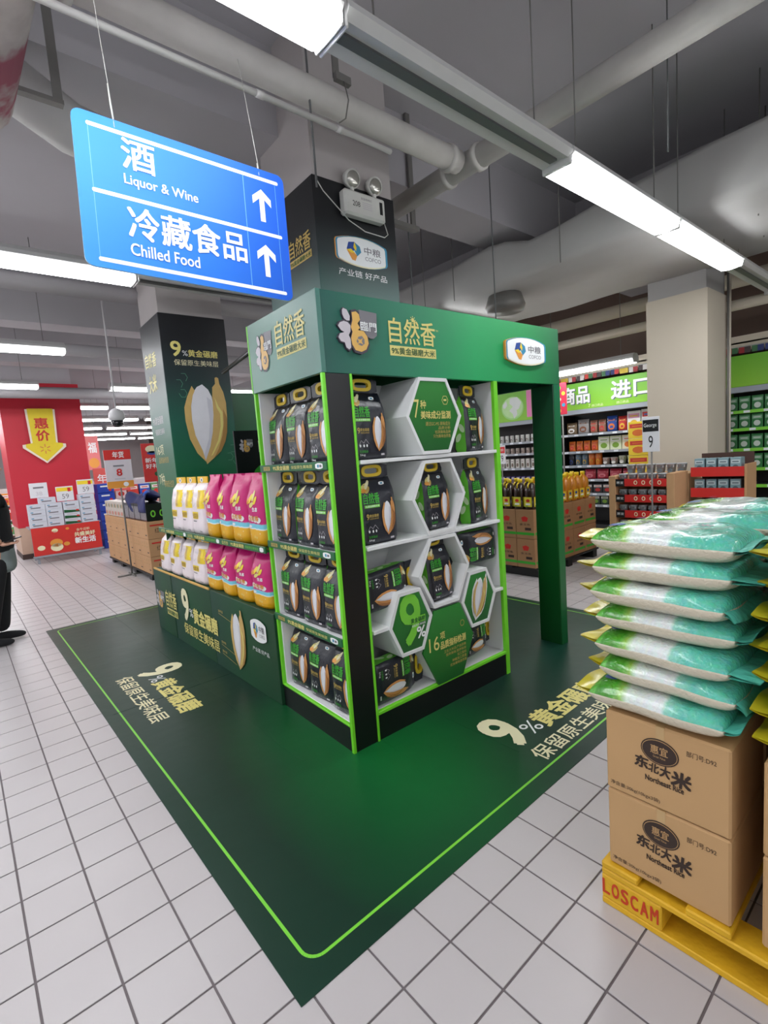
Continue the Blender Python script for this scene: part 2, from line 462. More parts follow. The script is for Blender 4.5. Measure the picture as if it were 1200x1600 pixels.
# ------------------------------------------------------------------ printed floor mat
def mat_floor():
    m, nt, b = nodes('printed_vinyl_mat')
    tc = nt.nodes.new('ShaderNodeTexCoord')
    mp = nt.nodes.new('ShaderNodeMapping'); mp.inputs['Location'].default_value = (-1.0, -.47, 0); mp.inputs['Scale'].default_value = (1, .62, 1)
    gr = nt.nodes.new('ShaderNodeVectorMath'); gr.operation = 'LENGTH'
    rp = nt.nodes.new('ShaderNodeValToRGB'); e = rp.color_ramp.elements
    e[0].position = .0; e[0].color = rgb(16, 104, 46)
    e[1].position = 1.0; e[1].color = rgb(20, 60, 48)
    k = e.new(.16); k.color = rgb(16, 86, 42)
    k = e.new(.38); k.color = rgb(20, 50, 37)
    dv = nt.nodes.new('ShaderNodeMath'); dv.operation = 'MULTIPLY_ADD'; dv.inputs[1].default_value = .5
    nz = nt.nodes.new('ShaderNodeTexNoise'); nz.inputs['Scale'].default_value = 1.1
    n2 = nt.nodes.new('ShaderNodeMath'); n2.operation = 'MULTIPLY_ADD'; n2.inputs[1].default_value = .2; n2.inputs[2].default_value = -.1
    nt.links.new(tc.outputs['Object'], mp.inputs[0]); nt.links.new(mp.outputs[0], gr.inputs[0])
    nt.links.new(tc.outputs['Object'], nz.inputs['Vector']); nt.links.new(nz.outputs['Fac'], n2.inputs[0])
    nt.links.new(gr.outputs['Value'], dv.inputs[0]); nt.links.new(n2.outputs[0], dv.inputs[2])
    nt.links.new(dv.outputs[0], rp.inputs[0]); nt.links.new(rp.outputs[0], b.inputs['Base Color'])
    b.inputs['Roughness'].default_value = .36; b.inputs['Specular IOR Level'].default_value = .28
    nb = nt.nodes.new('ShaderNodeTexNoise'); nb.inputs['Scale'].default_value = 5
    bp = nt.nodes.new('ShaderNodeBump'); bp.inputs['Strength'].default_value = .12; bp.inputs['Distance'].default_value = .02
    nt.links.new(tc.outputs['Object'], nb.inputs['Vector']); nt.links.new(nb.outputs['Fac'], bp.inputs['Height']); nt.links.new(bp.outputs['Normal'], b.inputs['Normal'])
    return m
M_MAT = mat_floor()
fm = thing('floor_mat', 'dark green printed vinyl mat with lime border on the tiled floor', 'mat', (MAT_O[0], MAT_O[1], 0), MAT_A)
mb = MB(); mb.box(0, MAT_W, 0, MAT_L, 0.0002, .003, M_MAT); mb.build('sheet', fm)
P = Print(lambda x, y, l=0: (x, y, .003 + l), .0005)
a, r, wd = .085, .055, .011
pts = []
for cx, cy, t0 in ((MAT_W - a - r, a + r, -90), (MAT_W - a - r, MAT_L - a - r, 0), (a + r, MAT_L - a - r, 90), (a + r, a + r, 180)):
    pts += [(cx + r * math.cos(math.radians(t0 + q)), cy + r * math.sin(math.radians(t0 + q))) for q in (0, 15, 30, 45, 60, 75, 90)]
P.strip(pts + pts[:1], wd, I['lime'])
P.build('border_line', fm, 'thin lime green border line')
P = Print(lambda x, y, l=0: (x, y, .003 + l), .0005)
ox, oy = MAT_O
P.text('9', 2.0 - ox, 1.45 - oy, 2.15 - ox, 1.735 - oy, I['cream'], 1, .03)
P.text('%', 2.16 - ox, 1.46 - oy, 2.27 - ox, 1.565 - oy, I['white'], 1)
P.text('黄金碾磨', 2.28 - ox, 1.44 - oy, 2.90 - ox, 1.59 - oy, I['gold'], 1, .035)
P.text('保留原生美味层', 2.0 - ox, 1.29 - oy, 2.86 - ox, 1.395 - oy, I['cream'], 1, .012)
P.build('lettering', fm, 'cream and gold lettering facing the aisle')
# second legend reads towards the viewer, its letters' tops towards the stand
P = Print(lambda x, y, l=0: (y - ox, -x - oy, .003 + l), .0005)
P.text('9', -4.11, .9, -3.95, 1.2, I['cream'], 1, .03)
P.text('%', -3.93, .93, -3.83, 1.03, I['white'], 1)
P.text('黄金碾磨', -3.82, .92, -3.19, 1.07, I['gold'], 1, .035)
P.text('保留原生美味层', -4.11, .745, -3.2, .86, I['cream'], 1, .012)
P.build('lettering', fm, 'cream and gold lettering along the left edge')
M_SEAM = mat('mat_seam', (96, 124, 110), .5, var=0)
mb = MB()
for (x0, y0, x1, y1) in ((.62, 1.0, .628, 4.85), (1.02, .7, 1.026, 4.85), (MAT_W - 2.2, .25, MAT_W - 2.196, .8), (.05, 2.35, .85, 2.356)):
    mb.box(x0, x1, y0, y1, .003, .0042, M_MAT)
mb.build('seam', fm, None, 'raised seams of the vinyl sheet')

# ------------------------------------------------------------------ ceiling, walls
CEIL = 4.25
M_CEIL = mat('painted_concrete', (188, 186, 190), .85, var=.07, scale=1.2, bump=.1, bscale=3)
M_BEAM = mat('beam_paint', (172, 169, 172), .85, var=.06, scale=1.5)
M_PIPE = mat('pipe_paint', (196, 193, 188), .6, var=.16, scale=5, bump=.08)
M_DUCT = mat('duct_wrap', (184, 183, 180), .6, var=.1, scale=2.5, bump=.35, bscale=2.5)
M_STEEL = mat('dull_steel', (118, 116, 112), .5, .2, var=.1)
M_BROWN = mat('brown_wall_paint', (104, 86, 76), .85, var=.08, scale=1)
M_CREAMW = mat('cream_wall_paint', (206, 196, 178), .8, var=.04, scale=1)
M_DUSKY = mat('distant_wall', (190, 178, 178), .8, var=.05)
mb = MB(); mb.box(-9, 12, -8, 30, CEIL, CEIL + .2, M_CEIL); struct(mb, 'ceiling')
mb = MB(); mb.box(8.55, 8.75, -8, 30, 0, CEIL, M_BROWN); struct(mb, 'wall_right')
mb = MB(); mb.box(-9, 8.5, 29.5, 29.7, 0, CEIL, M_DUSKY); struct(mb, 'wall_back')
n = 0
for y0, y1, zb in ((-2.6, -2.1, 3.75), (3.15, 3.65, 3.7), (8.2, 8.6, 3.6), (11.0, 11.4, 3.6), (14, 14.4, 3.6), (19.5, 20, 3.6)):
    n += 1; mb = MB(); mb.box(-9, 8.5, y0, y1, zb, CEIL, M_BEAM); struct(mb, 'trim_%d' % n)
for x0, x1, zb in ((-2.6, -2.1, 3.8), (5.9, 6.4, 3.75)):
    n += 1; mb = MB(); mb.box(x0, x1, -8, 29.5, zb, CEIL - .001, M_BEAM); struct(mb, 'trim_%d' % n)
# cream coving over the shelving on the right
n += 1; mb = MB(); mb.box(8.05, 8.55, -3, 9, 2.62, 2.72, M_CREAMW); mb.box(8.05, 8.1, -3, 9, 2.52, 2.64, M_CREAMW); struct(mb, 'trim_%d' % n)

# ------------------------------------------------------------------ strip lights
M_LIT = mat('lamp_diffuser', (250, 252, 255), .4, emit=LAMP)
M_HOUSE = mat('lamp_housing', (196, 196, 194), .35, var=.04)
M_SLOT = mat('lamp_slot', (96, 98, 98), .4, var=.05)
LZ, LROW = 3.0, 2.77
def lamp_meshes():
    U = 1.46
    hb = MB()
    prof = [(-.09, .06), (-.1, .03), (-.075, .0), (-.03, .012), (.03, .012), (.075, 0), (.1, .03), (.09, .06), (.05, .1), (-.05, .1)]
    hb.prism(prof, lambda x, y, d: (d, x, y), 0, U, M_HOUSE)
    db = MB()
    prof = [(-.097, .01)] + [(.095 * math.cos(t), -.036 * math.sin(t)) for t in (pi * k / 8 for k in range(8, -1, -1))] + [(.097, .01)]
    db.prism(prof, lambda x, y, d: (d, x, y), .015, U - .015, M_LIT)
    sb = MB(); sb.box(.03, U - .03, -.022, .022, .002, .012, M_SLOT)
    eb = MB()
    eb.box(-.008, .008, -.085, .085, -.028, .06, M_HOUSE, .006)
    rb = MB()
    rb.tube([(0, 0, .09), (0, 0, CEIL - LZ)], .004, M_STEEL, 6)
    return hb.mesh('housing'), db.mesh('diffuser'), sb.mesh('slot'), eb.mesh('end_cap'), rb.mesh('hanger_rod')
LM = lamp_meshes()
ROWN = {-2: 'second added row out of view behind', -1: 'added row out of view behind', 0: 'nearest row overhead', 1: 'second row back', 2: 'third row back', 3: 'fourth row back', 4: 'fifth row back', 5: 'sixth row back', 6: 'seventh row back', 7: 'eighth row back', 8: 'ninth row back'}
def lamp(x, row, lit, idx):
    y = 1.53 + LROW * row
    t = thing('strip_light', '%s fluorescent strip light in the %s, %s along' % ('lit' if lit else 'unlit', ROWN[row], ORD[idx]), 'ceiling light', (x, y, LZ), 0, 'fluorescent strip lights in rows under the ceiling')
    for me, nm, x in ((LM[0], 'housing', 0), (LM[1] if lit else LM[2], 'diffuser' if lit else 'slot', 0), (LM[3], 'end_cap', 0), (LM[3], 'end_cap', 1.46), (LM[4], 'hanger_rod', .2), (LM[4], 'hanger_rod', 1.26)):
        o = bpy.data.objects.new(nm, me); COL.objects.link(o); o.parent = t; o.location.x = x
LAY = {-2: [(-1.8, 1), (1.2, 1), (4.2, 1)], -1: [(-3.4, 1), (-.4, 1), (1.9, 1), (4.9, 1)],  # unseen rows behind the viewpoint, added to even out the light
       0: [(-3.2, 1), (-1.72, 1), (-.26, 1), (1.22, 0), (2.69, 1), (4.18, 1), (5.66, 0)],
       1: [(-3.2, 1), (-1.7, 1), (-.19, 1), (1.29, 0), (4.3, 1)],
       2: [(-3.4, 1), (-1.8, 1), (-.24, 1), (4.4, 1), (6.2, 1)],
       3: [(-5.0, 1), (-3.4, 1), (-1.8, 1), (-.2, 1), (2.3, 1), (3.9, 1), (5.5, 1)],  # from this row back, extra lit units added to brighten the far aisles
       4: [(-3.6, 1), (-2.1, 1), (-.6, 1), (1.4, 1), (3.0, 1), (4.6, 1), (6.2, 1)],
       5: [(-3.6, 1), (-2.0, 1), (-.4, 1), (1.2, 1), (2.75, 1), (4.4, 1), (6.0, 1)],
       6: [(-2.4, 1), (-.8, 1), (.8, 1), (2.4, 1), (4.0, 1), (5.6, 1)], 7: [(-1.0, 1), (.6, 1), (2.2, 1), (3.8, 1), (5.4, 1)], 8: [(0, 1), (1.6, 1), (3.2, 1), (4.8, 1), (6.4, 1)]}
for row, L in LAY.items():
    for i, (x, lit) in enumerate(L): lamp(x, row, lit, i)
# short strip over the right-hand shelving
t = thing('strip_light', 'single lit strip light above the lime shop banner', 'ceiling light', (7.3, 4.55, 2.55), -pi / 2)
for me, nm, x in ((LM[0], 'housing', 0), (LM[1], 'diffuser', 0), (LM[3], 'end_cap', 0), (LM[3], 'end_cap', 1.46)):
    o = bpy.data.objects.new(nm, me); COL.objects.link(o); o.parent = t; o.location.x = x
for x in (.2, 1.26):
    mb = MB(); mb.tube([(x, 0, .09), (x, 0, CEIL - 2.55)], .004, M_STEEL, 6); mb.build('hanger_rod', t)

# ------------------------------------------------------------------ pipes, ducts and brackets under the ceiling
def pipe(name, label, pts, r, m=None, flanges=(), n=14, cat='pipe'):
    t = thing(name, label, cat, pts[0])
    o = Vector(pts[0]); mb = MB(); mb.tube([Vector(p) - o for p in pts], r, m or M_PIPE, n); mb.build('run', t)
    for (p, ax) in flanges:
        mb = MB(); d = Vector(ax).normalized() * .02; p = Vector(p) - o
        mb.tube([p - d, p + d], r * 1.18, m or M_PIPE, n); mb.build('collar', t)
    return t
pipe('ceiling_pipe', 'thick pale pipe running across above the blue hanging sign', [(.49, 2.43, 3.5), (2.95, 2.43, 3.5)], .073, flanges=[((.6, 2.43, 3.5), (1, 0, 0)), ((2.86, 2.43, 3.5), (1, 0, 0))])
pipe('ceiling_pipe', 'thick pale pipe running from the foreground behind the strip light', [(3.03, -4, 3.5), (3.03, 3.25, 3.5)], .075, flanges=[((3.03, 2.3, 3.5), (0, 1, 0)), ((3.03, 2.58, 3.5), (0, 1, 0)), ((3.03, 3.22, 3.5), (0, 1, 0))])
pipe('ceiling_pipe', 'thin white conduit running just under the thick pipe', [(-3, 2.2, 3.2), (2.1, 2.2, 3.2)], .014, mat('white_conduit', (206, 204, 202), .5), flanges=[((1.3, 2.2, 3.2), (1, 0, 0)), ((1.75, 2.2, 3.2), (1, 0, 0))])
M_CLOTH = None
def torn_wrap():
    m, nt, b = nodes('torn_pipe_wrap')
    tc = nt.nodes.new('ShaderNodeTexCoord'); nz = nt.nodes.new('ShaderNodeTexNoise'); nz.inputs['Scale'].default_value = 2.6; nz.inputs['Detail'].default_value = 5
    rp = nt.nodes.new('ShaderNodeValToRGB'); e = rp.color_ramp.elements
    e[0].position = .40; e[0].color = rgb(196, 188, 184); e[1].position = .56; e[1].color = rgb(150, 74, 92)
    k = e.new(.5); k.color = rgb(176, 166, 164)
    nt.links.new(tc.outputs['Object'], nz.inputs['Vector']); nt.links.new(nz.outputs['Fac'], rp.inputs[0]); nt.links.new(rp.outputs[0], b.inputs['Base Color'])
    b.inputs['Roughness'].default_value = .9
    return m
pipe('wrapped_pipe', 'fat pipe in torn white and red wrapping at the upper left', [(.3, -1, 3.3), (.3, 1.9, 3.3), (.3, 2.15, 3.3), (.28, 3.0, 3.28)], .17, torn_wrap(), n=22)
pipe('ceiling_pipe', 'short dark duct branching off behind the wrapped pipe', [(.3, 3.22, 3.6), (.75, 3.3, 3.42), (.95, 3.32, 3.4)], .13, M_DUCT)
t = thing('pipe_bracket', 'steel hanger strap beside the torn wrapped pipe', 'bracket', (.62, 2.9, 3.3))
mb = MB(); mb.box(-.02, .02, -.004, .004, 0, CEIL - 3.3, M_STEEL); mb.build('strap', t)
mb = MB(); mb.box(-.25, .02, -.02, .02, -.02, 0, M_STEEL); mb.build('crossbar', t)
t = thing('pipe_bracket', 'steel U-shaped hanger holding the pipe end beside the wrapped pillar', 'bracket', (2.86, 3.12, 3.38))
for x in (-.04, .3):
    mb = MB(); mb.box(x, x + .045, -.01, .01, 0, CEIL - 3.38, M_STEEL); mb.build('upright', t)
mb = MB(); mb.box(-.05, .36, -.03, .03, -.035, 0, M_STEEL); mb.build('crossbar', t)
t = thing('pipe_bracket', 'angle bracket clamping the thick pipe above the emergency lamps', 'bracket', (1.86, 2.36, 3.36))
mb = MB(); mb.box(0, .04, -.005, .005, .22, CEIL - 3.36, M_STEEL); mb.box(-.0, .1, -.03, .0, .2, .24, M_STEEL); mb.build('angle', t)
mb = MB(); mb.tube([(.05, -.03, .2), (.055, -.05, .1), (.03, -.045, .0), (.0, -.02, -.02)], .004, M_STEEL, 6); mb.build('wire_tie', t)
# large wrapped air duct
t = thing('air_duct', 'large grey wrapped air duct running above the stand towards the right', 'duct', (4.6, 0, 3.15))
mb = MB()
def ring(y, x0, x1, z0, z1, j=.0):
    rr = []
    for (x, z) in ((x0 + .06, z0), (x1 - .06, z0), (x1, z0 + .06), (x1, z1 - .06), (x1 - .06, z1), (x0 + .06, z1), (x0, z1 - .06), (x0, z0 + .06)):
        rr.append((x + random.uniform(-j, j), y, z + random.uniform(-j, j)))
    return rr
R = [ring(-4, 0, 1.7, .05, .55, .01)]
for y, x0, x1, z0, z1 in ((0, 0, 1.7, .05, .55), (1.4, 0, 1.7, .05, .52), (2.2, 0, 1.7, .05, .46), (2.7, 0, 1.68, .05, .4), (3.0, .02, 1.66, .04, .38), (3.25, 0, 1.62, .04, .46), (3.45, -.02, 1.6, .03, .47), (4.0, 0, 1.55, .04, .44), (5.4, 0, 1.55, .04, .44), (8.0, 0, 1.55, .04, .44)):
    R.append(ring(y, x0, x1, z0, z1, .012))
mb.loft(R, M_DUCT, True, True); mb.build('duct_run', t)
mb = MB(); mb.lathe([(.0, -.12), (.2, -.12), (.22, -.06), (.18, .06), (0, .06)], M_STEEL, 20, (.35, 3.5, -.02)); mb.build('outlet', t, None, 'dark round outlet under the duct')
for x, y in ((-.03, 2.6), (-.04, 3.9), (.5, 1.2), (1.1, 1.3)):
    mb = MB(); mb.tube([(x, y, .03), (x, y, CEIL - 3.15)], .005, M_STEEL, 6); mb.build('hanger_rod', t)
pipe('ceiling_pipe', 'cream pipe along the right wall below the air duct', [(7.2, -3, 2.95), (7.2, 9, 2.95)], .06, M_CREAMW)
pipe('ceiling_pipe', 'second cream pipe high along the right wall', [(7.5, -3, 3.3), (7.5, 9, 3.3)], .09, M_CREAMW)
pipe('cable_tray', 'grey cable tray crossing under the ceiling beyond the pillars', [(-6, 5.6, 3.3), (4.5, 5.6, 3.3)], .09, M_BEAM, n=4, cat='tray')
pipe('cable_tray', 'grey cable tray crossing far back over the red pillar', [(-6, 10.6, 3.02), (8.4, 10.6, 3.02)], .1, M_BEAM, n=4, cat='tray')
pipe('ceiling_pipe', 'grey pipe crossing above the third row of strip lights', [(-6, 8.1, 3.25), (8.4, 8.1, 3.25)], .08, M_BEAM)
pipe('drop_rod', 'thin black rod hanging beside the emergency lamps', [(1.72, 2.4, 3.0), (1.72, 2.4, CEIL)], .006, M_SLOT, n=6, cat='rod')
pipe('drop_rod', 'thin black rod hanging in front of the air duct on the left', [(3.3, 3.3, 2.3), (3.3, 3.3, CEIL)], .006, M_SLOT, n=6, cat='rod')
pipe('drop_rod', 'thin black rod hanging above the right end of the header', [(3.95, 2.9, 2.45), (3.95, 2.9, CEIL)], .006, M_SLOT, n=6, cat='rod')
pipe('drop_rod', 'thin grey rod hanging at the far upper right', [(3.3, 1.2, 3.1), (3.3, 1.2, CEIL)], .004, M_SLOT, n=6, cat='rod')

# ------------------------------------------------------------------ beige column on the right
M_COL = mat('beige_cladding', (204, 194, 176), .55, var=.03, scale=1.5)
M_COLT = mat('column_white_paint', (176, 174, 172), .8, var=.06, scale=2)
t = thing('column', 'square beige clad column in front of the lime banner', 'column', (6.2, 1.9, 0))
mb = MB(); mb.box(0, .58, 0, .58, 0, CEIL, M_COLT); mb.build('shaft', t)
mb = MB(); mb.box(-.015, .595, -.015, .595, .98, 3.0, M_COL); mb.build('cladding', t)
mb = MB(); mb.box(-.02, .6, -.02, .6, 0, .98, mat('column_dado', (176, 160, 140), .6, var=.05)); mb.build('dado', t)
mb = MB(); mb.tube([(.6, -.04, .9), (.6, -.04, 3.4)], .02, M_COL, 8); mb.tube([(.56, -.04, .9), (.56, -.04, 3.4)], .012, M_STEEL, 8); mb.build('conduit', t)
# ------------------------------------------------------------------ the rice stand
KX, KY, KA = 1.4036, 2.0364, -0.0264
KW, KD, KH, KB = 2.017, .75, 2.32, 1.934
def K(u, v, z=0.0): return (KX + u * math.cos(KA) - v * math.sin(KA), KY + u * math.sin(KA) + v * math.cos(KA), z)
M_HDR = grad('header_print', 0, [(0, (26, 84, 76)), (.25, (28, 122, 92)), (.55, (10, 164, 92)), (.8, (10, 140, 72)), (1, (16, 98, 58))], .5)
M_HDRL = grad('header_side_sheen_print', 1, [(0, (60, 116, 104)), (.5, (60, 130, 112)), (1, (52, 114, 96))], .42, .3)  # print made paler, lamp sheen of the side panel put into the colour
M_DKG = mat('dark_green_panel', (20, 74, 44), .35, var=.08, scale=3)
M_LEG = grad('leg_shaded_print', 2, [(0, (14, 66, 30)), (.5, (12, 84, 36)), (1, (18, 66, 44))], .3, .2)  # leg green with the shade of its side face put into the colour
M_LEGF = grad('leg_lit_print', 2, [(0, (14, 84, 40)), (.5, (16, 112, 50)), (1, (30, 110, 74))], .3, .2)  # lighter copy of the leg green, light on the front face painted in
M_BLK = mat('black_panel', (14, 15, 18), .35, var=.1, scale=4)
M_LIME = mat('lime_edge', (116, 214, 44), .4, var=.04)
M_WHT = mat('white_board', (226, 227, 228), .5, var=.02)
M_HEXG = grad('hex_green_print', 2, [(0, (20, 92, 34)), (1, (32, 132, 40))], .35, .1)
M_RAIL = mat('rail_green', (16, 96, 52), .35, var=.05)
ks = thing('rice_display_stand', 'green and black promotional rice display stand with hexagon shelves on the mat', 'display stand', (KX, KY, 0), KA)
def kbox(name, *a, m=None, ch=.002, parent=None, label=None):
    mb = MB(); mb.box(*a, m, ch); return mb.build(name, parent or ks, None, label)
# header
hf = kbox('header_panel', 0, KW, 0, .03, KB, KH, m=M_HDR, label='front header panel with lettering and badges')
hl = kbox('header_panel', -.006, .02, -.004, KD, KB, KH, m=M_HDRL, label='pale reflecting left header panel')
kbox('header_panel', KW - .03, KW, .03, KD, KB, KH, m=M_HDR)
kbox('header_panel', .02, KW - .03, KD - .03, KD, KB, KH, m=M_DKG)
kbox('header_roof', .02, KW - .03, .03, KD - .03, KH - .03, KH - .01, m=M_DKG)
kbox('edge_trim', -.008, .006, KD - .002, KD + .012, KB, KH, m=M_LIME)
front = plane((0, 0, 0), (1, 0, 0), (0, 0, 1))          # faces -v
left = plane((0, 0, 0), (0, -1, 0), (0, 0, 1))          # faces -u ; x = -v
def lift(fn, d): return lambda x, y, l=0.0: fn(x, y, l + d)
P = Print(front); fumen(P, .10, 2.03, .345, 2.245, 0, .012); P.build('emblem', hf, 'raised gold and silver character emblem')
P = Print(front); zrx(P, .43, 2.04, .77, 2.235); P.text('TM', .775, 2.19, .795, 2.2, I['gold'], 1)
P.ellipse(.605, 2.236, .011, .011, I['gold'], 1)
for k in range(8): P.strip([(.605 + .014 * math.cos(k * pi / 4), 2.236 + .014 * math.sin(k * pi / 4)), (.605 + .021 * math.cos(k * pi / 4), 2.236 + .021 * math.sin(k * pi / 4))], .004, I['gold'], 1)
P.build('lettering', hf, 'gold lettering over a gold bar')
P = Print(front); cofco(P, 1.385, 2.045, 1.83, 2.225, 0, True, .014); P.build('badge', hf, 'white barrel badge with coloured cube')
fl = lift(left, .007)
P = Print(fl); fumen(P, -.66, 2.03, -.46, 2.24); P.build('emblem', hl)
P = Print(fl); zrx(P, -.415, 2.07, -.11, 2.26); P.build('lettering', hl)
# corner column and base
kbox('corner_panel', .0, .155, .0, .02, 0, KB, m=M_BLK, label='black corner panel')
kbox('edge_trim', -.006, .012, -.004, .016, 0, KB, m=M_LIME)
kbox('edge_trim', .155, .168, -.006, .2, 0, KB, m=M_LIME)
kbox('edge_trim', 1.262, 1.298, -.006, .02, 0, KB, m=M_LIME)
kbox('kickboard', .168, 1.27, .0, .02, 0, .145, m=M_BLK)
kbox('kickboard', .0, .02, .016, KD, 0, .14, m=M_BLK)
kbox('edge_trim', .168, 1.27, -.006, .02, .145, .163, m=M_LIME)
kbox('edge_trim', -.006, .016, .016, KD, .14, .152, m=M_LIME)
kbox('edge_trim', -.006, .09, KD - .02, KD, .14, KB, m=M_LIME)
# carcass
kbox('side_wall', .169, .18, .02, .31, .145, KB, m=M_WHT)
kbox('side_wall', 1.27, 1.285, .02, .31, 0, KB, m=M_WHT)
kbox('side_wall', 1.2855, 1.297, .02, .31, 0, KB, m=M_LIME)
kbox('side_wall', .012, .165, .0165, .026, .14, KB, m=M_WHT)
kbox('side_wall', .012, .165, KD - .034, KD - .021, .14, KB, m=M_WHT)
kbox('back_panel', .18, 1.27, .31, .325, .14, KB, m=M_WHT)
kbox('back_panel', .182, .195, .326, KD, .14, KB, m=M_WHT)
kbox('shelf_board', .18, 1.27, .0, .31, .14, .16, m=M_WHT)
for z in (1.485, 1.035):
    kbox('shelf_board', .18, 1.27, -.004, .31, z, z + .02, m=M_WHT)
kbox('shelf_board', .18, .31, -.004, .31, .585, .605, m=M_WHT)
kbox('shelf_board', 1.16, 1.27, -.004, .31, .585, .605, m=M_WHT)
for z in (.14, .585, 1.035, 1.485):
    kbox('shelf_board', .012, .165, .026, KD - .034, z, z + .014, m=M_WHT)
for z in (.57, 1.02, 1.472):
    r = kbox('price_rail', -.012, .0, .016, KD, z, z + .042, m=M_RAIL, label='dark green lettered price rail')
    P = Print(lift(left, .0125))
    P.rect(-.7, z + .01, -.62, z + .032, I['dgold'], 0); P.text('自然香', -.69, z + .012, -.63, z + .03, I['dgreen'], 1)
    P.text('9%黄金碾磨', -.58, z + .008, -.39, z + .034, I['gold'], 0, .02); P.text('保留原生美味层', -.37, z + .012, -.15, z + .03, I['gold'], 0)
    P.poly(barrel(-.12, z + .006, -.05, z + .036), I['white'], 0); P.rect(-.1, z + .014, -.085, z + .028, I['teal'], 1); P.rect(-.08, z + .015, -.06, z + .027, I['grey'], 1)
    P.build('lettering', r)
# hexagon cells
def hexpts(cx, cz, w, h, t=0.0):
    a, b, q = w / 2 - t * 1.12, h / 2 - t, w * .25 - t * .5
    return [(cx - q, cz + b), (cx + q, cz + b), (cx + a, cz), (cx + q, cz - b), (cx - q, cz - b), (cx - a, cz)]
HEX = dict(A=(.718, 1.721, .437, .424), B=(.72, 1.264, .434, .426), C=(.725, .828, .424, .412), D=(.438, .59, .325, .36), E=(1.013, .596, .325, .35), F=(.725, .382, .43, .448))
FN = lambda x, z, d: (x, d, z)
for k, (cx, cz, w, h) in HEX.items():
    if k == 'F':
        mb = MB(); mb.prism(hexpts(cx, cz, w, h), FN, -.012, .0, M_HEXG); pl = mb.build('hexagon_plate', ks, None, 'green hexagon plate lettered in gold, standing on the bottom shelf')
        mb = MB(); mb.ring(hexpts(cx, cz, w, h - .01, .012), hexpts(cx, cz, w, h - .01, .03), FN, .0, .3, M_WHT); mb.build('hexagon_cell', ks)
    else:
        mb = MB(); mb.ring(hexpts(cx, cz, w, h), hexpts(cx, cz, w, h, .019), FN, -.014, .306, M_WHT); hx = mb.build('hexagon_cell', ks, None, 'white hexagonal shelf cell')
        if k in 'ADE':
            mb = MB(); mb.prism(hexpts(cx, cz, w, h, .0195), FN, -.008, .0, M_HEXG); pl = mb.build('hexagon_plate', ks, None, {'A': 'green hexagon plate lettered in gold at the top', 'D': 'green hexagon plate with large lime figure nine', 'E': 'green hexagon plate with a rice grain'}[k])
    P = Print(lift(front, .0125 if k == 'F' else .0085))
    if k == 'A':
        P.text('7', .562, 1.712, .604, 1.812, I['gold'], 1, .0); P.text('种', .612, 1.762, .655, 1.808, I['gold'], 1, .01)
        P.text('美味成分监测', .612, 1.706, .848, 1.75, I['gold'], 1, .02)
        P.text('通过GC-MS 美味成分', .645, 1.667, .842, 1.69, I['dgold'], 1); P.text('品质分析', .745, 1.645, .842, 1.663, I['dgold'], 1); P.text('检测美味品种', .715, 1.622, .842, 1.641, I['dgold'], 1); P.text('只为美味自然香', .7, 1.598, .842, 1.618, I['dgold'], 1)
        P.strip(hexpts(.81, 1.81, .05, .046) + hexpts(.81, 1.81, .05, .046)[:1], .003, I['gold'], 1); P.rect(.798, 1.806, .822, 1.816, I['gold'], 1)
    if k == 'F':
        P.text('16', .558, .372, .64, .455, I['gold'], 1); P.text('项', .65, .425, .69, .468, I['gold'], 1, .01)
        P.text('品质指标检测', .65, .366, .866, .412, I['gold'], 1, .02)
        for i, (s, x) in enumerate((('卫生大米选,严选原粮', .675), ('营养美味,营养吸收', .69), ('加工指标', .785), ('种植加工质量', .74), ('优米美味自然香', .72))): P.text(s, x, .334 - i * .024, .866, .352 - i * .024, I['dgold'], 1)
        P.strip(hexpts(.843, .478, .036, .034) + hexpts(.843, .478, .036, .034)[:1], .003, I['dgold'], 1)
    if k == 'D':
        P.text('9', .365, .465, .505, .745, I['lime'], 1, .02); P.rect(.43, .575, .545, .612, I['lime'], 3); P.text('黄金碾磨', .434, .58, .541, .608, I['dgreen'], 4, .01); P.text('保留原生美味层', .44, .556, .545, .57, I['white'], 2)
        P.text('%', .475, .485, .54, .55, I['white'], 3, .02)
    if k == 'E': grain(P, .955, .47, 1.075, .725, 0, None, None, I['white'], -.22)
    if P.mb.v: P.build('print', pl)
# right leg
mb = MB(); mb.box(1.933, 2.014, .002, .185, 0, KB, M_LEG, .003); lg = mb.build('leg', ks, None, 'tall dark green leg panel at the right end')
mb = MB(); mb.box(1.935, 2.012, -.003, .0018, 0, KB, M_LEGF); mb.build('facing', lg)  # thin slab carrying the lighter front colour
kbox('back_leg', 1.933, 2.014, KD - .04, KD, 1.9, KB, m=M_DKG)

# ------------------------------------------------------------------ pillars in printed wraps
M_WRAP = grad('pillar_wrap_print', 2, [(0, (14, 98, 50)), (.4, (16, 104, 54)), (.66, (24, 92, 74)), (.8, (22, 44, 46)), (.92, (12, 16, 22)), (1, (12, 14, 20))], .45, .2)
M_WRAP1 = grad('tall_pillar_wrap_print', 2, [(0, (14, 98, 50)), (.7, (26, 96, 78)), (.79, (28, 84, 76)), (.86, (18, 38, 40)), (.93, (10, 13, 18)), (1, (10, 12, 17))], .45, .2)
M_CONC = mat('pillar_concrete', (178, 172, 170), .85, var=.08, scale=2.5)
p1 = thing('wrapped_pillar', 'tall square pillar in black to green wrap rising behind the stand header', 'pillar', K(.53, .75), KA)
mb = MB(); mb.box(.012, .66, .012, .66, 0, CEIL, M_CONC); mb.build('shaft', p1)
mb = MB(); mb.box(0, .672, 0, .672, 0, 3.3, M_WRAP1, .004); wr = mb.build('printed_wrap', p1)
fr = plane((-.53, 0, 0), (1, 0, 0), (0, 0, 1)); fr = lift(fr, .001)
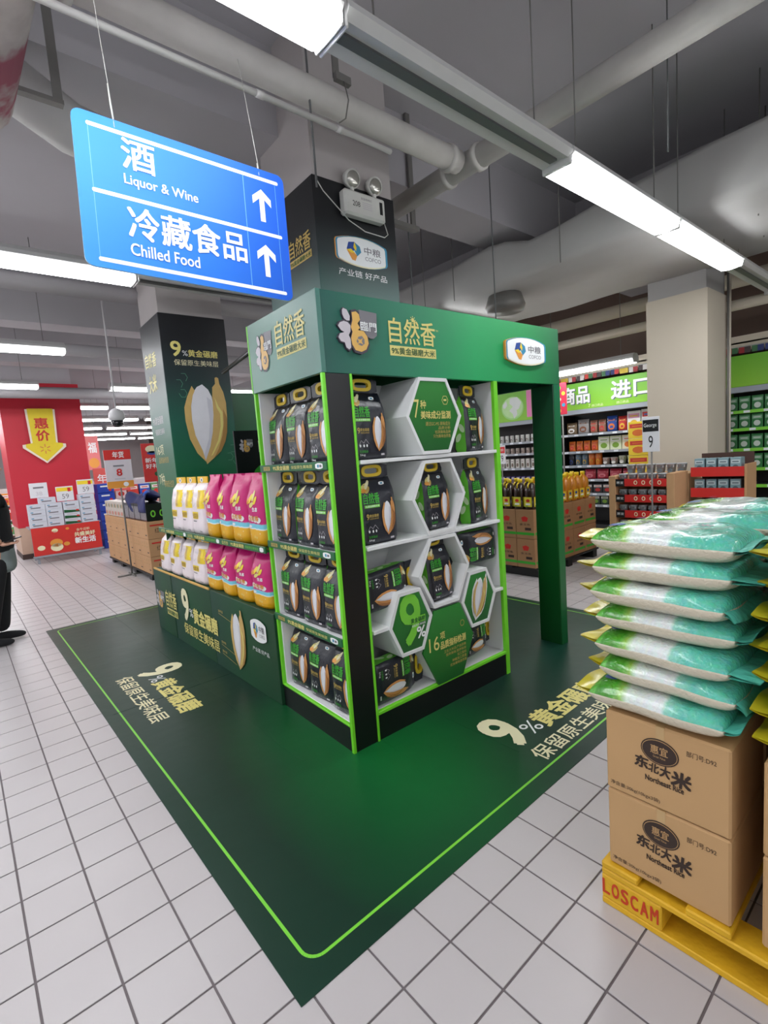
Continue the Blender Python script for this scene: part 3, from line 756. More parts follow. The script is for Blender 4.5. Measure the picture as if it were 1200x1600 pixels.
P = Print(fr); cofco(P, .662, 2.79, 1.105, 2.985, 0); P.build('badge', wr)
P = Print(fr); P.text('产业链 好产品', .68, 2.72, 1.09, 2.765, I['white'], 0); P.build('slogan', wr)
P = Print(plane((-.001, -.75, 0), (0, -1, 0), (0, 0, 1))); zrx(P, -1.1, 2.83, -.82, 3.0, 0, 'dgold'); P.build('lettering', wr)
p2 = thing('wrapped_pillar', 'square pillar wrapped in a print of a giant opening rice grain', 'pillar', K(.15, 2.9), KA)
mb = MB(); mb.box(.012, .62, .012, .62, 0, CEIL, M_CONC); mb.build('shaft', p2)
mb = MB(); mb.box(0, .632, 0, .632, 0, 2.97, M_WRAP, .004); wr = mb.build('printed_wrap', p2)
fr = lift(plane((-.15, 0, 0), (1, 0, 0), (0, 0, 1)), .001)
P = Print(fr)
P.text('9', .235, 2.585, .325, 2.72, I['gold'], 0, .02); P.text('%', .335, 2.59, .385, 2.64, I['white'], 0); P.text('黄金碾磨', .39, 2.585, .675, 2.65, I['gold'], 0, .02)
P.text('保留原生美味层', .25, 2.5, .675, 2.555, I['cream'], 0); P.build('lettering', wr)
P = Print(fr); grain(P, .29, 1.56, .71, 2.4, 0); P.build('grain_picture', wr, 'large printed rice grain between two golden husks')
P = Print(fr)
for (cx, cy) in ((.27, 2.33), (.32, 2.39), (.30, 2.24), (.69, 1.62), (.73, 1.7), (.76, 1.58)):
    H_ = hexpts(cx, cy, .075, .07); P.strip(H_[:random.choice((4, 5, 6))], .004, mat('ink_faint_green', (90, 150, 120), .4, var=0), 0)
P.build('molecule_lines', wr)
P = Print(plane((-.001, -2.9, 0), (0, -1, 0), (0, 0, 1)))
P.text('自', -3.46, 2.55, -3.36, 2.68, I['gold'], 0, .02); P.text('然', -3.34, 2.54, -3.24, 2.67, I['gold'], 0, .02); P.text('香', -3.22, 2.53, -3.1, 2.66, I['gold'], 0, .02); P.text('大米', -3.42, 2.3, -3.16, 2.46, I['gold'], 0, .02)
P.text('9%黄金碾磨', -3.44, 1.98, -3.1, 2.06, I['silver'], 0); P.text('保留原生美味', -3.4, 1.88, -3.1, 1.94, I['silver'], 0); P.text('16项', -3.44, 1.68, -3.2, 1.78, I['cream'], 0); P.text('品质指标检测', -3.4, 1.6, -3.08, 1.66, I['dgold'], 0)
P.text('7种', -3.46, 1.38, -3.28, 1.5, I['cream'], 0); P.text('美味成分监测', -3.3, 1.36, -3.0, 1.43, I['dgold'], 0); P.build('lettering', wr)
# emergency light on the tall pillar
M_ELP = mat('emergency_plastic', (214, 214, 208), .45, var=.03); M_REF = mat('lamp_reflector', (190, 188, 180), .15, .7, var=.05)
el = thing('emergency_light', 'white twin-head emergency light box mounted on the black pillar top', 'lamp', K(.89, .735, 3.16), KA)
mb = MB(); mb.box(-.17, .17, -.06, .01, -.075, .08, M_ELP, .014); bd = mb.build('box_body', el)
P = Print(plane((0, -.0605, 0), (1, 0, 0), (0, 0, 1))); P.text('208', -.11, -.02, -.05, .012, I['black'], 0); P.text('应急照明灯', -.04, .03, .05, .045, I['grey'], 0)
for i in range(4): P.rect(-.03, .012 - i * .012, .05, .016 - i * .012, I['silver'], 0)
P.rect(.115, -.03, .14, .05, I['black'], 0); P.build('label', bd)
for x in (-.085, .1):
    mb = MB(); mb.tube([(x, -.03, .08), (x, -.03, .13)], .014, M_ELP, 8); hd = mb.build('lamp_head', el)
    mb = MB(); mb.tube([(x, .03, .165), (x, -.0, .165), (x, -.03, .158), (x, -.05, .152)], [.02, .05, .058, .058], M_ELP, 18); mb.build('shell', hd)
    mb = MB(); mb.tube([(x, -.045, .153), (x, -.056, .15), (x, -.062, .149)], [.05, .046, .03], M_REF, 18); mb.build('reflector', hd)
mb = MB(); mb.tube([(.18, -.02, -.05), (.2, -.03, -.13), (.16, -.04, -.16), (.0, -.03, -.15), (-.12, -.02, -.1), (-.3, -.012, .04), (-.345, -.01, .1)], .0035, M_ELP, 6); mb.build('cable', el)

# ------------------------------------------------------------------ blue hanging sign
M_BLUE = grad('sign_blue', 0, [(0, (40, 136, 226)), (.5, (10, 112, 216)), (1, (4, 86, 204))], .6)  # lighter left end puts the board's glare into the colour
M_BEDGE = mat('sign_edge', (150, 196, 230), .4, var=0)
s = 1.68
TL = Vector((.271 * s, 1.197 * s, CAM_H + .732 * s)); TR = Vector((.730 * s, 1.169 * s, CAM_H + .713 * s)); BL = Vector((.261 * s, 1.176 * s, CAM_H + .421 * s))
ex = (TR - TL).normalized(); SW = (TR - TL).length; SH = (BL - TL).length
ey = (TL - BL); ey = (ey - ex * ey.dot(ex)).normalized(); nn = ex.cross(ey)
hs = thing('hanging_sign', 'blue hanging aisle sign with white arrows on thin strings', 'sign')
Ms = Matrix.Identity(4)
for i in range(3): Ms[i][0] = ex[i]; Ms[i][1] = ey[i]; Ms[i][2] = nn[i]; Ms[i][3] = BL[i]
hs.matrix_world = Ms
def rrect(x0, y0, x1, y1, r, n=5):
    out = []
    for cx, cy, a0 in ((x1 - r, y0 + r, -90), (x1 - r, y1 - r, 0), (x0 + r, y1 - r, 90), (x0 + r, y0 + r, 180)):
        out += [(cx + r * math.cos(math.radians(a0 + 90 * k / n)), cy + r * math.sin(math.radians(a0 + 90 * k / n))) for k in range(n + 1)]
    return out
ID = lambda x, y, l=0.0: (x, y, l)
mb = MB(); mb.prism(rrect(0, 0, SW, SH, .03), ID, 0, -.008, M_BLUE, M_BEDGE); bd = mb.build('board', hs)
W_, H_ = SW, SH
P = Print(ID, .0006)
for y in (.925, .50, .055): P.poly(rrect(.055 * W_, (y - .0135) * H_, .965 * W_, (y + .0135) * H_, .0135 * H_ * .9), I['white'], 0)
M_SL = mat('sign_line', (120, 186, 236), .4, var=0)
P.rect(.765 * W_, .07 * H_, .768 * W_, .91 * H_, M_SL, 0); P.rect(.06 * W_, .07 * H_, .062 * W_, .91 * H_, M_SL, 0); P.rect(.945 * W_, .07 * H_, .947 * W_, .91 * H_, M_SL, 0)
P.text('酒', .19 * W_, .70 * H_, .33 * W_, .90 * H_, I['white'], 1, .02); P.text('Liquor & Wine', .19 * W_, .575 * H_, .52 * W_, .66 * H_, I['white'], 1, .012)
P.text('冷藏食品', .19 * W_, .235 * H_, .75 * W_, .45 * H_, I['white'], 1, .02); P.text('Chilled Food', .19 * W_, .12 * H_, .50 * W_, .20 * H_, I['white'], 1, .012)
for y0 in (.59, .16):
    cx = .862 * W_; b = y0 * H_; t_ = b + .25 * H_; wq = .052 * W_
    P.poly([(cx - .014 * W_, b), (cx + .014 * W_, b), (cx + .014 * W_, t_ - .075 * H_), (cx + wq, t_ - .125 * H_), (cx + wq, t_ - .065 * H_), (cx, t_), (cx - wq, t_ - .065 * H_), (cx - wq, t_ - .125 * H_), (cx - .014 * W_, t_ - .075 * H_)], I['white'], 1)
P.build('sign_lettering', bd)
Mi = Ms.inverted()
for fx in (.17, .86):
    a = Ms @ Vector((fx * W_, .95 * H_, 0)); b = Vector((a.x, a.y + .22, CEIL)) if fx < .5 else Vector((a.x + .02, a.y + .12, 3.22))
    a2 = Ms @ Vector((fx * W_, 1.0 * H_, .002))
    mb = MB(); mb.tube([Mi @ a2, Mi @ b], .0013, M_ELP, 5); mb.tube([Mi @ a, Mi @ (a + (b - a) * .05), Mi @ (a + (b - a) * .1)], [.0015, .0035, .0015], M_ELP, 5); mb.build('string', hs)

# ------------------------------------------------------------------ long plinth with two tiers at the left of the stand
PA = Vector(K(-.02, .752)); PB = Vector(K(-.1, 3.13)); PL = (PB - PA).length
PANG = math.atan2(PB.y - PA.y, PB.x - PA.x) - pi / 2
M_PLI = grad('plinth_print', 1, [(0, (12, 62, 34)), (.5, (14, 72, 40)), (1, (26, 64, 50))], .55)
pt = thing('display_plinth', 'long dark green plinth with a raised shelf beside the stand', 'plinth', PA, PANG)
def pbox(name, *a, m=None, ch=.002, parent=None, label=None):
    mb = MB(); mb.box(*a, m, ch); return mb.build(name, parent or pt, None, label)
cf = [pbox('carton_block', 0, .36, 0.002, 1.0, 0.003, .595, m=M_PLI), pbox('carton_block', .0, .36, 1.003, 1.885, 0.003, .595, m=M_PLI), pbox('carton_block', -.004, .36, 1.889, PL, 0.003, .595, m=M_PLI)]
pf = lift(plane((0, 0, 0), (0, -1, 0), (0, 0, 1)), .0045)
P = Print(pf)
fumen(P, -2.36, .22, -2.13, .40); zrx(P, -2.08, .2, -1.8, .43); P.build('emblem', pt, 'gold emblem and lettering')
P = Print(pf)
P.text('9', -1.64, .24, -1.5, .51, I['cream'], 0, .03); P.text('%', -1.49, .29, -1.41, .36, I['white'], 0); P.text('黄金碾磨', -1.4, .25, -.91, .38, I['gold'], 0, .035); P.text('保留原生美味层', -1.66, .115, -.91, .21, I['gold'], 0, .012)
P.build('lettering', pt, 'cream and gold lettering')
P = Print(pf); grain(P, -.66, .08, -.43, .535, 0)
for y in (.44, .2, .13): P.strip([(-.86, y), (-.62, y - .03)], .003, I['dgold'], 0); P.text('营养层', -.86, y + .01, -.78, y + .03, I['dgold'], 0)
P.build('grain_picture', pt)
P = Print(pf); cofco(P, -.335, .36, -.1, .53, 0, False); P.text('产业链 好产品', -.33, .29, -.1, .32, I['white'], 0); P.build('badge', pt, 'white barrel badge')
pbox('riser_back', .3, .315, .0, 2.02, .595, 1.36, m=M_DKG)
pbox('riser_end', .05, .3, 2.02, 2.035, .595, 1.0, m=M_DKG)
pbox('shelf_board', .0, .3, .0, 2.02, .985, 1.0, m=M_DKG)
r = pbox('price_rail', -.012, .0, .0, 2.02, .98, 1.022, m=M_RAIL)
P = Print(lift(plane((0, 0, 0), (0, -1, 0), (0, 0, 1)), .0125))
for k in range(3):
    x = -1.95 + k * .66
    P.text('自然香', x, .988, x + .1, 1.014, I['gold'], 0); P.text('9%黄金碾磨', x + .14, .988, x + .34, 1.014, I['gold'], 0, .02); P.text('保留原生美味层', x + .36, .992, x + .54, 1.01, I['lime'], 0); P.poly(barrel(x + .56, .986, x + .61, 1.016), I['white'], 0)
P.build('lettering', r)
pbox('tray_lip', -.012, .0, 1.0, PL - .05, .595, .612, m=mat('paper_lip', (214, 170, 90), .6))
# green partition and black board between the pillars
bw = thing('partition_board', 'plain green partition board between the two pillars', 'board', K(.8, 3.0), KA)
mb = MB(); mb.box(0, 1.1, 0, .03, 0, 2.27, M_RAIL, .003); mb.build('panel', bw)
bb = thing('black_board', 'black board with gold emblem standing behind the pink bags', 'board', K(.46, 2.2), KA)
mb = MB(); mb.box(0, .6, 0, .02, 0, 1.825, M_BLK, .003); mb.build('panel', bb)
P = Print(plane((0, -.001, 0), (1, 0, 0), (0, 0, 1))); fumen(P, .04, 1.63, .17, 1.75); P.text('自然香', .22, 1.63, .42, 1.75, I['cream'], 1); P.ellipse(.3, 1.4, .16, .13, I['green'], 0); P.build('print', bb)
t = thing('brace', 'thin black brace slanting from the header back to the pillar', 'brace', K(.2, 1.2, 2.3))
mb = MB(); a = Vector(K(.2, 1.2, 2.3)); mb.tube([Vector(K(.21, .8, 2.32)) - a, Vector(K(.42, 2.2, 2.3)) - a + Vector((0, 0, .02))], .015, M_BLK, 6); mb.build('bar', t)
# ------------------------------------------------------------------ rice bags on the stand
def interp(tab, z):
    for (z0, v0), (z1, v1) in zip(tab, tab[1:]):
        if z <= z1:
            k = (z - z0) / (z1 - z0) if z1 > z0 else 0; k = k * k * (3 - 2 * k)
            return v0 + (v1 - v0) * max(0, min(1, k))
    return tab[-1][1]
class Bag:
    def __init__(s, w, h, t, A, B, n=5.0, wob=.0, seed=1):
        s.w, s.h, s.t, s.A, s.B, s.n = w, h, t, A, B, n
        R = random.Random(seed); s.ph = [R.uniform(0, 6.28) for _ in range(6)]; s.wob = wob
    def a(s, z): return s.w / 2 * interp(s.A, z / s.h)
    def b(s, z): return s.t / 2 * interp(s.B, z / s.h)
    def bulge(s, x, z):
        return s.wob * (math.sin(21 * z + s.ph[0]) * math.sin(17 * x + s.ph[1]) + .6 * math.sin(43 * z + s.ph[2] + 9 * x) * math.cos(31 * x + s.ph[3]))
    def front(s, x, z, l=0.0):
        z = max(0, min(s.h, z)); a, b = s.a(z), s.b(z); q = min(.999, abs(x) / a)
        return (x, -b * (1 - q ** s.n) ** (1 / s.n) - s.bulge(x, z) - l, z)
    def body(s, mf, ms, nz=16, nx=9):
        """front, back and the two gussets"""
        mb = MB(); N = 4 * (nx - 1) if False else None
        rings = []
        qs = [-1 + 2 * i / nx for i in range(nx + 1)]
        for k in range(nz + 1):
            z = s.h * k / nz; a, b = s.a(z), s.b(z); r = []
            for q in qs:
                xq = math.sin(q * pi / 2 * .96) / math.sin(pi / 2 * .96) * .985
                r.append(s.front(xq * a, z))
            for q in reversed(qs):
                xq = math.sin(q * pi / 2 * .96) / math.sin(pi / 2 * .96) * .985
                f = s.front(xq * a, z); r.append((f[0], -f[1], z))
            rings.append(r)
        n = len(rings[0]); vs = [p for r in rings for p in r]
        F, S = [], []
        for k in range(nz):
            for i in range(n):
                j = (i + 1) % n; f = (k * n + i, k * n + j, (k + 1) * n + j, (k + 1) * n + i)
                (S if i in (nx, n - 1) else F).append(f)
        F += [list(range(n - 1, -1, -1)), [nz * n + i for i in range(n)]]
        mb.add(vs, F, mf, True); mb.add(vs, S, ms, True)
        return mb
M_BBAG = mat('black_film', (24, 27, 38), .32, var=.2, scale=8, bump=.25, bscale=22, coat=.2)
M_GUS = mat('green_gusset', (96, 186, 50), .35, var=.12, scale=10)
M_HAND = mat('yellow_handle', (214, 182, 40), .4, var=.05)
STD_A = [(0, .95), (.04, 1.0), (.84, 1.0), (1, .93)]
STD_B = [(0, .80), (.06, 1.0), (.55, 1.0), (.75, .86), (.93, .34), (1, .06)]
def black_bag(w=.246, h=.35, t=.12, fl=.07):
    g = Bag(w, h, t, STD_A, STD_B, 5, .0016, 3)
    r = thing('rice_bag', 'black rice bag', 'rice bag')
    g.body(M_BBAG, M_GUS).build('bag_body', r)
    # flap with the carrying handle
    cx, cz, a, b, N = 0, h + fl * .55, .058, .024, 24
    angs = [2 * pi * i / N for i in range(N)]
    inner = [(cx + a * math.copysign(abs(math.cos(t_)) ** .6, math.cos(t_)), cz + b * math.copysign(abs(math.sin(t_)) ** .7, math.sin(t_))) for t_ in angs]
    hw = w * .44
    outer = []
    for t_ in angs:
        c, s_ = math.cos(t_), math.sin(t_); k = 1 / max(abs(c) / hw, abs(s_) / (fl * .5 + .004)); outer.append((c * k, h + fl * .5 + s_ * k))
    FNb = lambda x, z, d: (x, d, z)
    mb = MB(); mb.ring(outer, inner, FNb, -.004, .004, M_BBAG); mb.build('top_flap', r)
    inn2 = [(cx + (x - cx) * .8, cz + (z - cz) * .62) for x, z in inner]; out2 = [(cx + (x - cx) * 1.14, cz + (z - cz) * 1.32) for x, z in inner]
    mb = MB(); mb.ring(out2, inn2, FNb, -.009, .009, M_HAND); mb.build('handle', r)
    P = Print(g.front, .0015, 5)
    # golden ears at the top left
    for (x, z, rx, rz, ro, m) in ((-.07, .31, .032, .012, .5, 'gold'), (-.052, .318, .03, .009, .9, 'cream'), (-.085, .29, .024, .012, .2, 'orange'), (-.06, .292, .026, .011, .7, 'dgold')): P.ellipse(x, z, rx, rz, I[m], 0 if m != 'cream' else 1, 10, ro)
    P.poly(barrel(.03, .31, .066, .328), I['white'], 0, 0); P.rect(.04, .315, .056, .323, I['teal'], 1)
    P.text('自然香', -.098, .218, .004, .274, I['green'], 1, .02); P.rect(-.095, .197, .0, .212, I['lime'], 0); P.text('9%黄金碾磨大米', -.09, .2, -.004, .21, I['white'], 1)
    P.text('9', -.088, .135, -.073, .165, I['dgold'], 0, .02); P.text('黄金碾磨', -.07, .146, -.012, .162, I['dgold'], 0, .01); P.text('保留原生美味层', -.07, .134, -.012, .142, I['dgold'], 0)
    P.strip([(-.085, .075), (-.07, .1), (-.055, .085), (-.04, .105), (-.02, .08)], .0016, I['silver'], 0)
    for x in (-.078, -.055, -.035): P.ellipse(x, .072, .005, .008, I['white'], 0, 8)
    P.text('生态稻谷', -.085, .036, -.03, .05, I['green'], 0); P.text('5kg', -.085, .018, -.05, .03, I['white'], 0)
    grain(P, .008, .04, .1, .24, 0, I['bronze'], I['sienna'])
    P.rect(.06, .018, .085, .028, I['silver'], 0)
    P.build('printed_front', r)
    # leaf print on the gussets
    P = Print(lambda x, y, l=0: (-w / 2 - .0015 - l, x, y), .0005)
    for z, q in ((.09, 1), (.15, -1), (.22, 1)): P.ellipse(.012 * q, z, .016, .03, mat('ink_pale_leaf', (196, 224, 176), .4, var=0), 0, 12, .5 * q)
    P.build('gusset_print', r)
    return r
def setm(o, u, v, z, rot, sc=1.0):
    o.matrix_world = Matrix.Translation(Vector(K(u, v, z))) @ Matrix.Rotation(KA, 4, 'Z') @ rot @ Matrix.Scale(sc, 4)
RZ = lambda d: Matrix.Rotation(math.radians(d), 4, 'Z')
RY = lambda d: Matrix.Rotation(math.radians(d), 4, 'Y')
RXm = lambda d: Matrix.Rotation(math.radians(d), 4, 'X')
proto = black_bag(); first = [True]
def bag(u, v, z, rot, label, sc=1.0, group='black rice bags on the display stand'):
    o = proto if first[0] else copy_tree(proto); first[0] = False
    tag(o, label, 'rice bag', group); setm(o, u, v, z, rot, sc); return o
SHN = ['top', 'second', 'third', 'bottom']
POS = ['leftmost', 'middle', 'rightmost']
for r, z in enumerate((1.5, 1.05, .6, .156)):
    for c, v in enumerate((.615, .375, .135)):
        v -= .012 * (r == 3)
        bag(.095, v + random.uniform(-.006, .006), z, RZ(-90 + random.uniform(-4, 4)) @ RXm(random.uniform(-2, 1)), 'black rice bag on the stand\'s left side, %s shelf, %s of three' % (SHN[r], POS[c]), .985 if r < 3 else .96)
bag(.285, .09, 1.506, RZ(2), 'upright black rice bag on the front\'s top shelf beside the black corner')
bag(1.125, .1, 1.506, RZ(15), 'upright black rice bag with green side right of the top hexagon', .97)
bag(.31, .09, 1.056, RZ(-2), 'upright black rice bag on the front\'s second shelf beside the black corner')
bag(.735, .07, 1.075, RZ(6), 'black rice bag standing inside the upper open hexagon', .93)
bag(1.13, .1, 1.056, RZ(15), 'upright black rice bag with green side right of the upper open hexagon', .97)
bag(.735, .07, .648, RZ(5) @ RXm(-3), 'black rice bag standing inside the lower open hexagon', .89)
bag(.19, .09, .79, RY(86), 'black rice bag lying sideways above the lime figure nine', .9)
bag(1.262, .085, .9, RZ(-4) @ RY(-91), 'black rice bag lying sideways above the white rice grain hexagon', .86)
bag(.19, .08, .282, RY(90) @ RXm(-3), 'black rice bag lying on the bottom shelf under the figure nine', .96)
bag(.95, .1, .285, RZ(8) @ RY(88), 'black rice bag lying on the bottom shelf at the right end', .8)

# ------------------------------------------------------------------ white and pink bags on the plinth
M_WBAG = mat('white_film', (236, 224, 228), .3, var=.04, scale=9, bump=.35, bscale=16, coat=.2)
M_YEL = mat('yellow_film', (232, 184, 36), .35, var=.06, bump=.2)
def white_bag(w=.25, h=.37, t=.14):
    g = Bag(w, h, t, [(0, .9), (.06, 1), (.8, .98), (1, .86)], [(0, .8), (.08, 1), (.6, 1), (.85, .7), (.96, .3), (1, .07)], 4.2, .003, 5)
    r = thing('rice_bag', 'white rice bag', 'rice bag')
    g.body(M_WBAG, M_WBAG).build('bag_body', r)
    mb = MB(); mb.box(-w * .4, w * .4, -.005, .006, h - .004, h + .045, M_YEL, .003); fl = mb.build('top_band', r, None, 'folded yellow top band')
    P = Print(plane((0, -.0055, 0), (1, 0, 0), (0, 0, 1))); P.ellipse(-.01, h + .02, .028, .017, I['white']); P.rect(-.018, h + .012, -.002, h + .03, I['black'], 1); P.build('badge', fl)
    P = Print(g.front, .0015, 5)
    P.rect(.015, .19, .115, .32, I['yellow'], 0); P.rect(.02, .2, .06, .31, I['tan'], 1)
    for i in range(3): P.strip([(-.06 + .02 * i, .2 + .01 * i), (-.04 + .02 * i, .29)], .006, I['silver'], 0)
    P.rect(-.085, .115, .025, .165, I['yellow'], 0); P.text('长粒香', -.078, .12, .018, .158, I['brown'], 1, .01); P.rect(-.08, .095, -.0, .102, I['grey'], 0); P.text('5kg', .05, .02, .085, .035, I['grey'], 0)
    P.build('printed_front', r)
    return r
M_PINK = grad('pink_film', 2, [(0, (224, 164, 16)), (.235, (228, 172, 20)), (.25, (236, 246, 250)), (.26, (120, 206, 226)), (.31, (120, 206, 226)), (.325, (206, 8, 116)), (1, (196, 4, 108))], .36, .0, .03, .4, 18)
def pink_bag(w=.235, h=.4, t=.14):
    g = Bag(w, h, t, [(0, .92), (.06, 1), (.8, 1), (.95, 1.04), (1, 1.12)], [(0, .8), (.08, 1), (.6, 1), (.8, .7), (.92, .2), (.96, .07), (1, .06)], 3.6, .006, 9)
    r = thing('rice_bag', 'pink rice bag', 'rice bag')
    g.body(M_PINK, M_PINK, 20).build('bag_body', r)
    P = Print(g.front, .002, 5)
    for (x, z, rx, rz, ro, m) in ((-.03, .26, .03, .014, 1.1, 'yellow'), (.0, .275, .032, .013, 1.3, 'gold'), (-.055, .245, .026, .014, .7, 'orange'), (.02, .25, .028, .012, .9, 'yellow'), (-.02, .225, .026, .012, .5, 'gold')): P.ellipse(x, z, rx, rz, I[m], 0, 12, ro)
    P.text('生态', -.01, .19, .045, .212, I['white'], 1, .03)
    for i in range(4): P.ellipse(-.07 + .04 * i, .152 - .003 * i, .028, .017, I['white'], 0, 12)
    P.text('长粒香', -.075, .138, .06, .166, I['orange'], 2, .03)
    P.ellipse(-.06, .107, .02, .007, I['white'], 0, 10); P.text('5kg', -.02, .04, .03, .056, I['gold'], 0)
    for x, z in ((.06, .07), (-.07, .06), (.03, .025)): P.ellipse(x, z, .004, .004, I['cream'], 0, 6)
    P.build('printed_front', r)
    return r
wb, pb = white_bag(), pink_bag(); used = set()
def pput(pr, s_, off, z, yaw, label, group, lean=0, sz=1.0):
    o = pr if pr.name not in used else copy_tree(pr); used.add(pr.name)
    tag(o, label, 'rice bag', group)
    p = PA + Vector((-math.sin(PANG) * s_, math.cos(PANG) * s_, 0)) + Vector((math.cos(PANG) * off, math.sin(PANG) * off, 0)); p.z = z
    o.matrix_world = Matrix.Translation(p) @ Matrix.Rotation(PANG, 4, 'Z') @ RZ(-90 + yaw) @ RXm(lean) @ Matrix.Diagonal((1, 1, sz, 1))
for i, s_ in enumerate((2.1, 1.82, 1.54, 1.26)): pput(wb, s_, .085, .597, random.uniform(-3, 3), 'white rice bag with yellow label, plinth\'s lower row, %s of four' % place(i, 4), 'white rice bags on the plinth', -2, .9)
for i, s_ in enumerate((.98, .72, .46, .2)): pput(pb, s_, .085, .597, random.uniform(-5, 5), 'pink and yellow rice bag on the plinth\'s lower row, %s of four' % place(i, 4), 'pink rice bags on the plinth', -2, .94)
for i, s_ in enumerate((1.66, 1.42, 1.18)): pput(wb, s_, .1, 1.002, random.uniform(-3, 3), 'white rice bag with yellow top on the raised shelf, %s of three' % place(i, 3), 'white rice bags on the plinth', -2, 1.1)
for i, s_ in enumerate((.93, .69, .45, .2)): pput(pb, s_, .1, 1.002, random.uniform(-6, 6), 'pink and yellow rice bag on the raised shelf, %s of four' % place(i, 4), 'pink rice bags on the plinth', -2, 1.17)

# ------------------------------------------------------------------ yellow pallet with cartons and rice sacks
M_PAL = mat('pallet_yellow', (214, 166, 26), .6, var=.22, scale=9, bump=.25, bscale=30)
pal = thing('pallet', 'worn yellow wooden pallet under the rice cartons', 'pallet', (1.462, -.45, 0))
for k, y in enumerate((0, .3, .56, .84, 1.09)):
    mb = MB(); mb.box(0, 1.1, y, y + .115 if k < 4 else 1.205, .128, .15, M_PAL, .004); mb.build('deck_board', pal)
for x in (0, .5, 1.0):
    mb = MB(); mb.box(x, x + .1, 0, 1.205, .106, .127, M_PAL, .004); mb.build('stringer_board', pal)
    mb = MB(); mb.box(x, x + .1, 0, 1.205, .0, .022, M_PAL, .003); mb.build('bottom_board', pal)
    for y in (0, .52, 1.02):
        mb = MB(); mb.box(x, x + .1, y, y + .185, .0225, .1055, M_PAL, .004); blk = mb.build('block', pal)
        if x == 0 and y == 1.02:
            P = Print(plane((0, 1.205, 0), (0, -1, 0), (0, 0, 1)), .001)
            for i, ch in enumerate('LOSCAM'):
                P.text(ch, .004 + .03 * i, .042, .026 + .03 * i, .09, mat('stencil_red', (196, 60, 24), .6, var=.2), 0, .02)
            P.build('stencil', blk, 'red stencilled letters')
M_KRAFT = mat('kraft_carton', (186, 148, 102), .7, var=.06, scale=5, bump=.04)
M_TAPE = mat('clear_tape', (190, 158, 112), .25, var=.03)
M_CINK = mat('carton_ink', (52, 36, 28), .6, var=0)
def carton(w=.34, d=.33, h=.262):
    """front face looks towards -x, long side along y"""
    r = thing('rice_carton', 'carton', 'carton')
    mb = MB(); mb.box(0, d, 0, w, 0, h, M_KRAFT, .006); bd = mb.build('box', r)
    P = Print(plane((0, w, 0), (0, -1, 0), (0, 0, 1)), .001)
    P.ellipse(.47 * w, .70 * h, .155 * w, .155 * h, M_CINK, 0, 28); P.ellipse(.47 * w, .70 * h, .145 * w, .14 * h, M_KRAFT, 1, 28); P.ellipse(.47 * w, .70 * h, .14 * w, .133 * h, M_CINK, 2, 28)
    P.text('惠宜', .40 * w, .675 * h, .54 * w, .775 * h, M_KRAFT, 3, .01); P.text('Great Value', .42 * w, .63 * h, .52 * w, .655 * h, M_KRAFT, 3)
    P.text('东', .26 * w, .44 * h, .37 * w, .58 * h, M_CINK, 0, .04, slant=.1); P.text('北', .375 * w, .43 * h, .46 * w, .54 * h, M_CINK, 0, .03, slant=.1); P.text('大', .47 * w, .42 * h, .55 * w, .55 * h, M_CINK, 0, .04, slant=.1); P.text('米', .56 * w, .37 * h, .71 * w, .55 * h, M_CINK, 0, .045, slant=.1)
    P.text('Northeast Rice', .35 * w, .31 * h, .66 * w, .375 * h, M_CINK, 0, .02); P.text('部门号:D92', .68 * w, .77 * h, .9 * w, .835 * h, M_CINK, 0)
    P.text('净含量:30kg(10kgx3袋)', .04 * w, .07 * h, .47 * w, .13 * h, M_CINK, 0)
    P.build('printing', bd)
    mb = MB(); mb.box(-.0006, d, w * .49, w * .56, h - .0005, h + .0006, M_TAPE); mb.box(-.0008, -.0002, w * .49, w * .56, h - .06, h, M_TAPE); mb.build('tape', bd)
    return r
cp = carton(); firstc = [True]
NX = [('front', 1.478), ('middle', 1.815), ('back', 2.152)]
for yi, (y0, wy) in enumerate(((.395, 'far'), (-.015, 'near'))):
    for xi, (nx, x0) in enumerate(NX):
        for zi in (0, 1):
            o = cp if firstc[0] else copy_tree(cp); firstc[0] = False
            o.location = (x0, y0, .1505 + zi * .265)
            o.rotation_euler = (0, 0, random.uniform(-.012, .012))
            tag(o, 'kraft rice carton, %s layer, %s of three deep, %s end of the pallet' % (('lower', 'upper')[zi], nx, wy), 'carton', 'rice cartons on the yellow pallet')
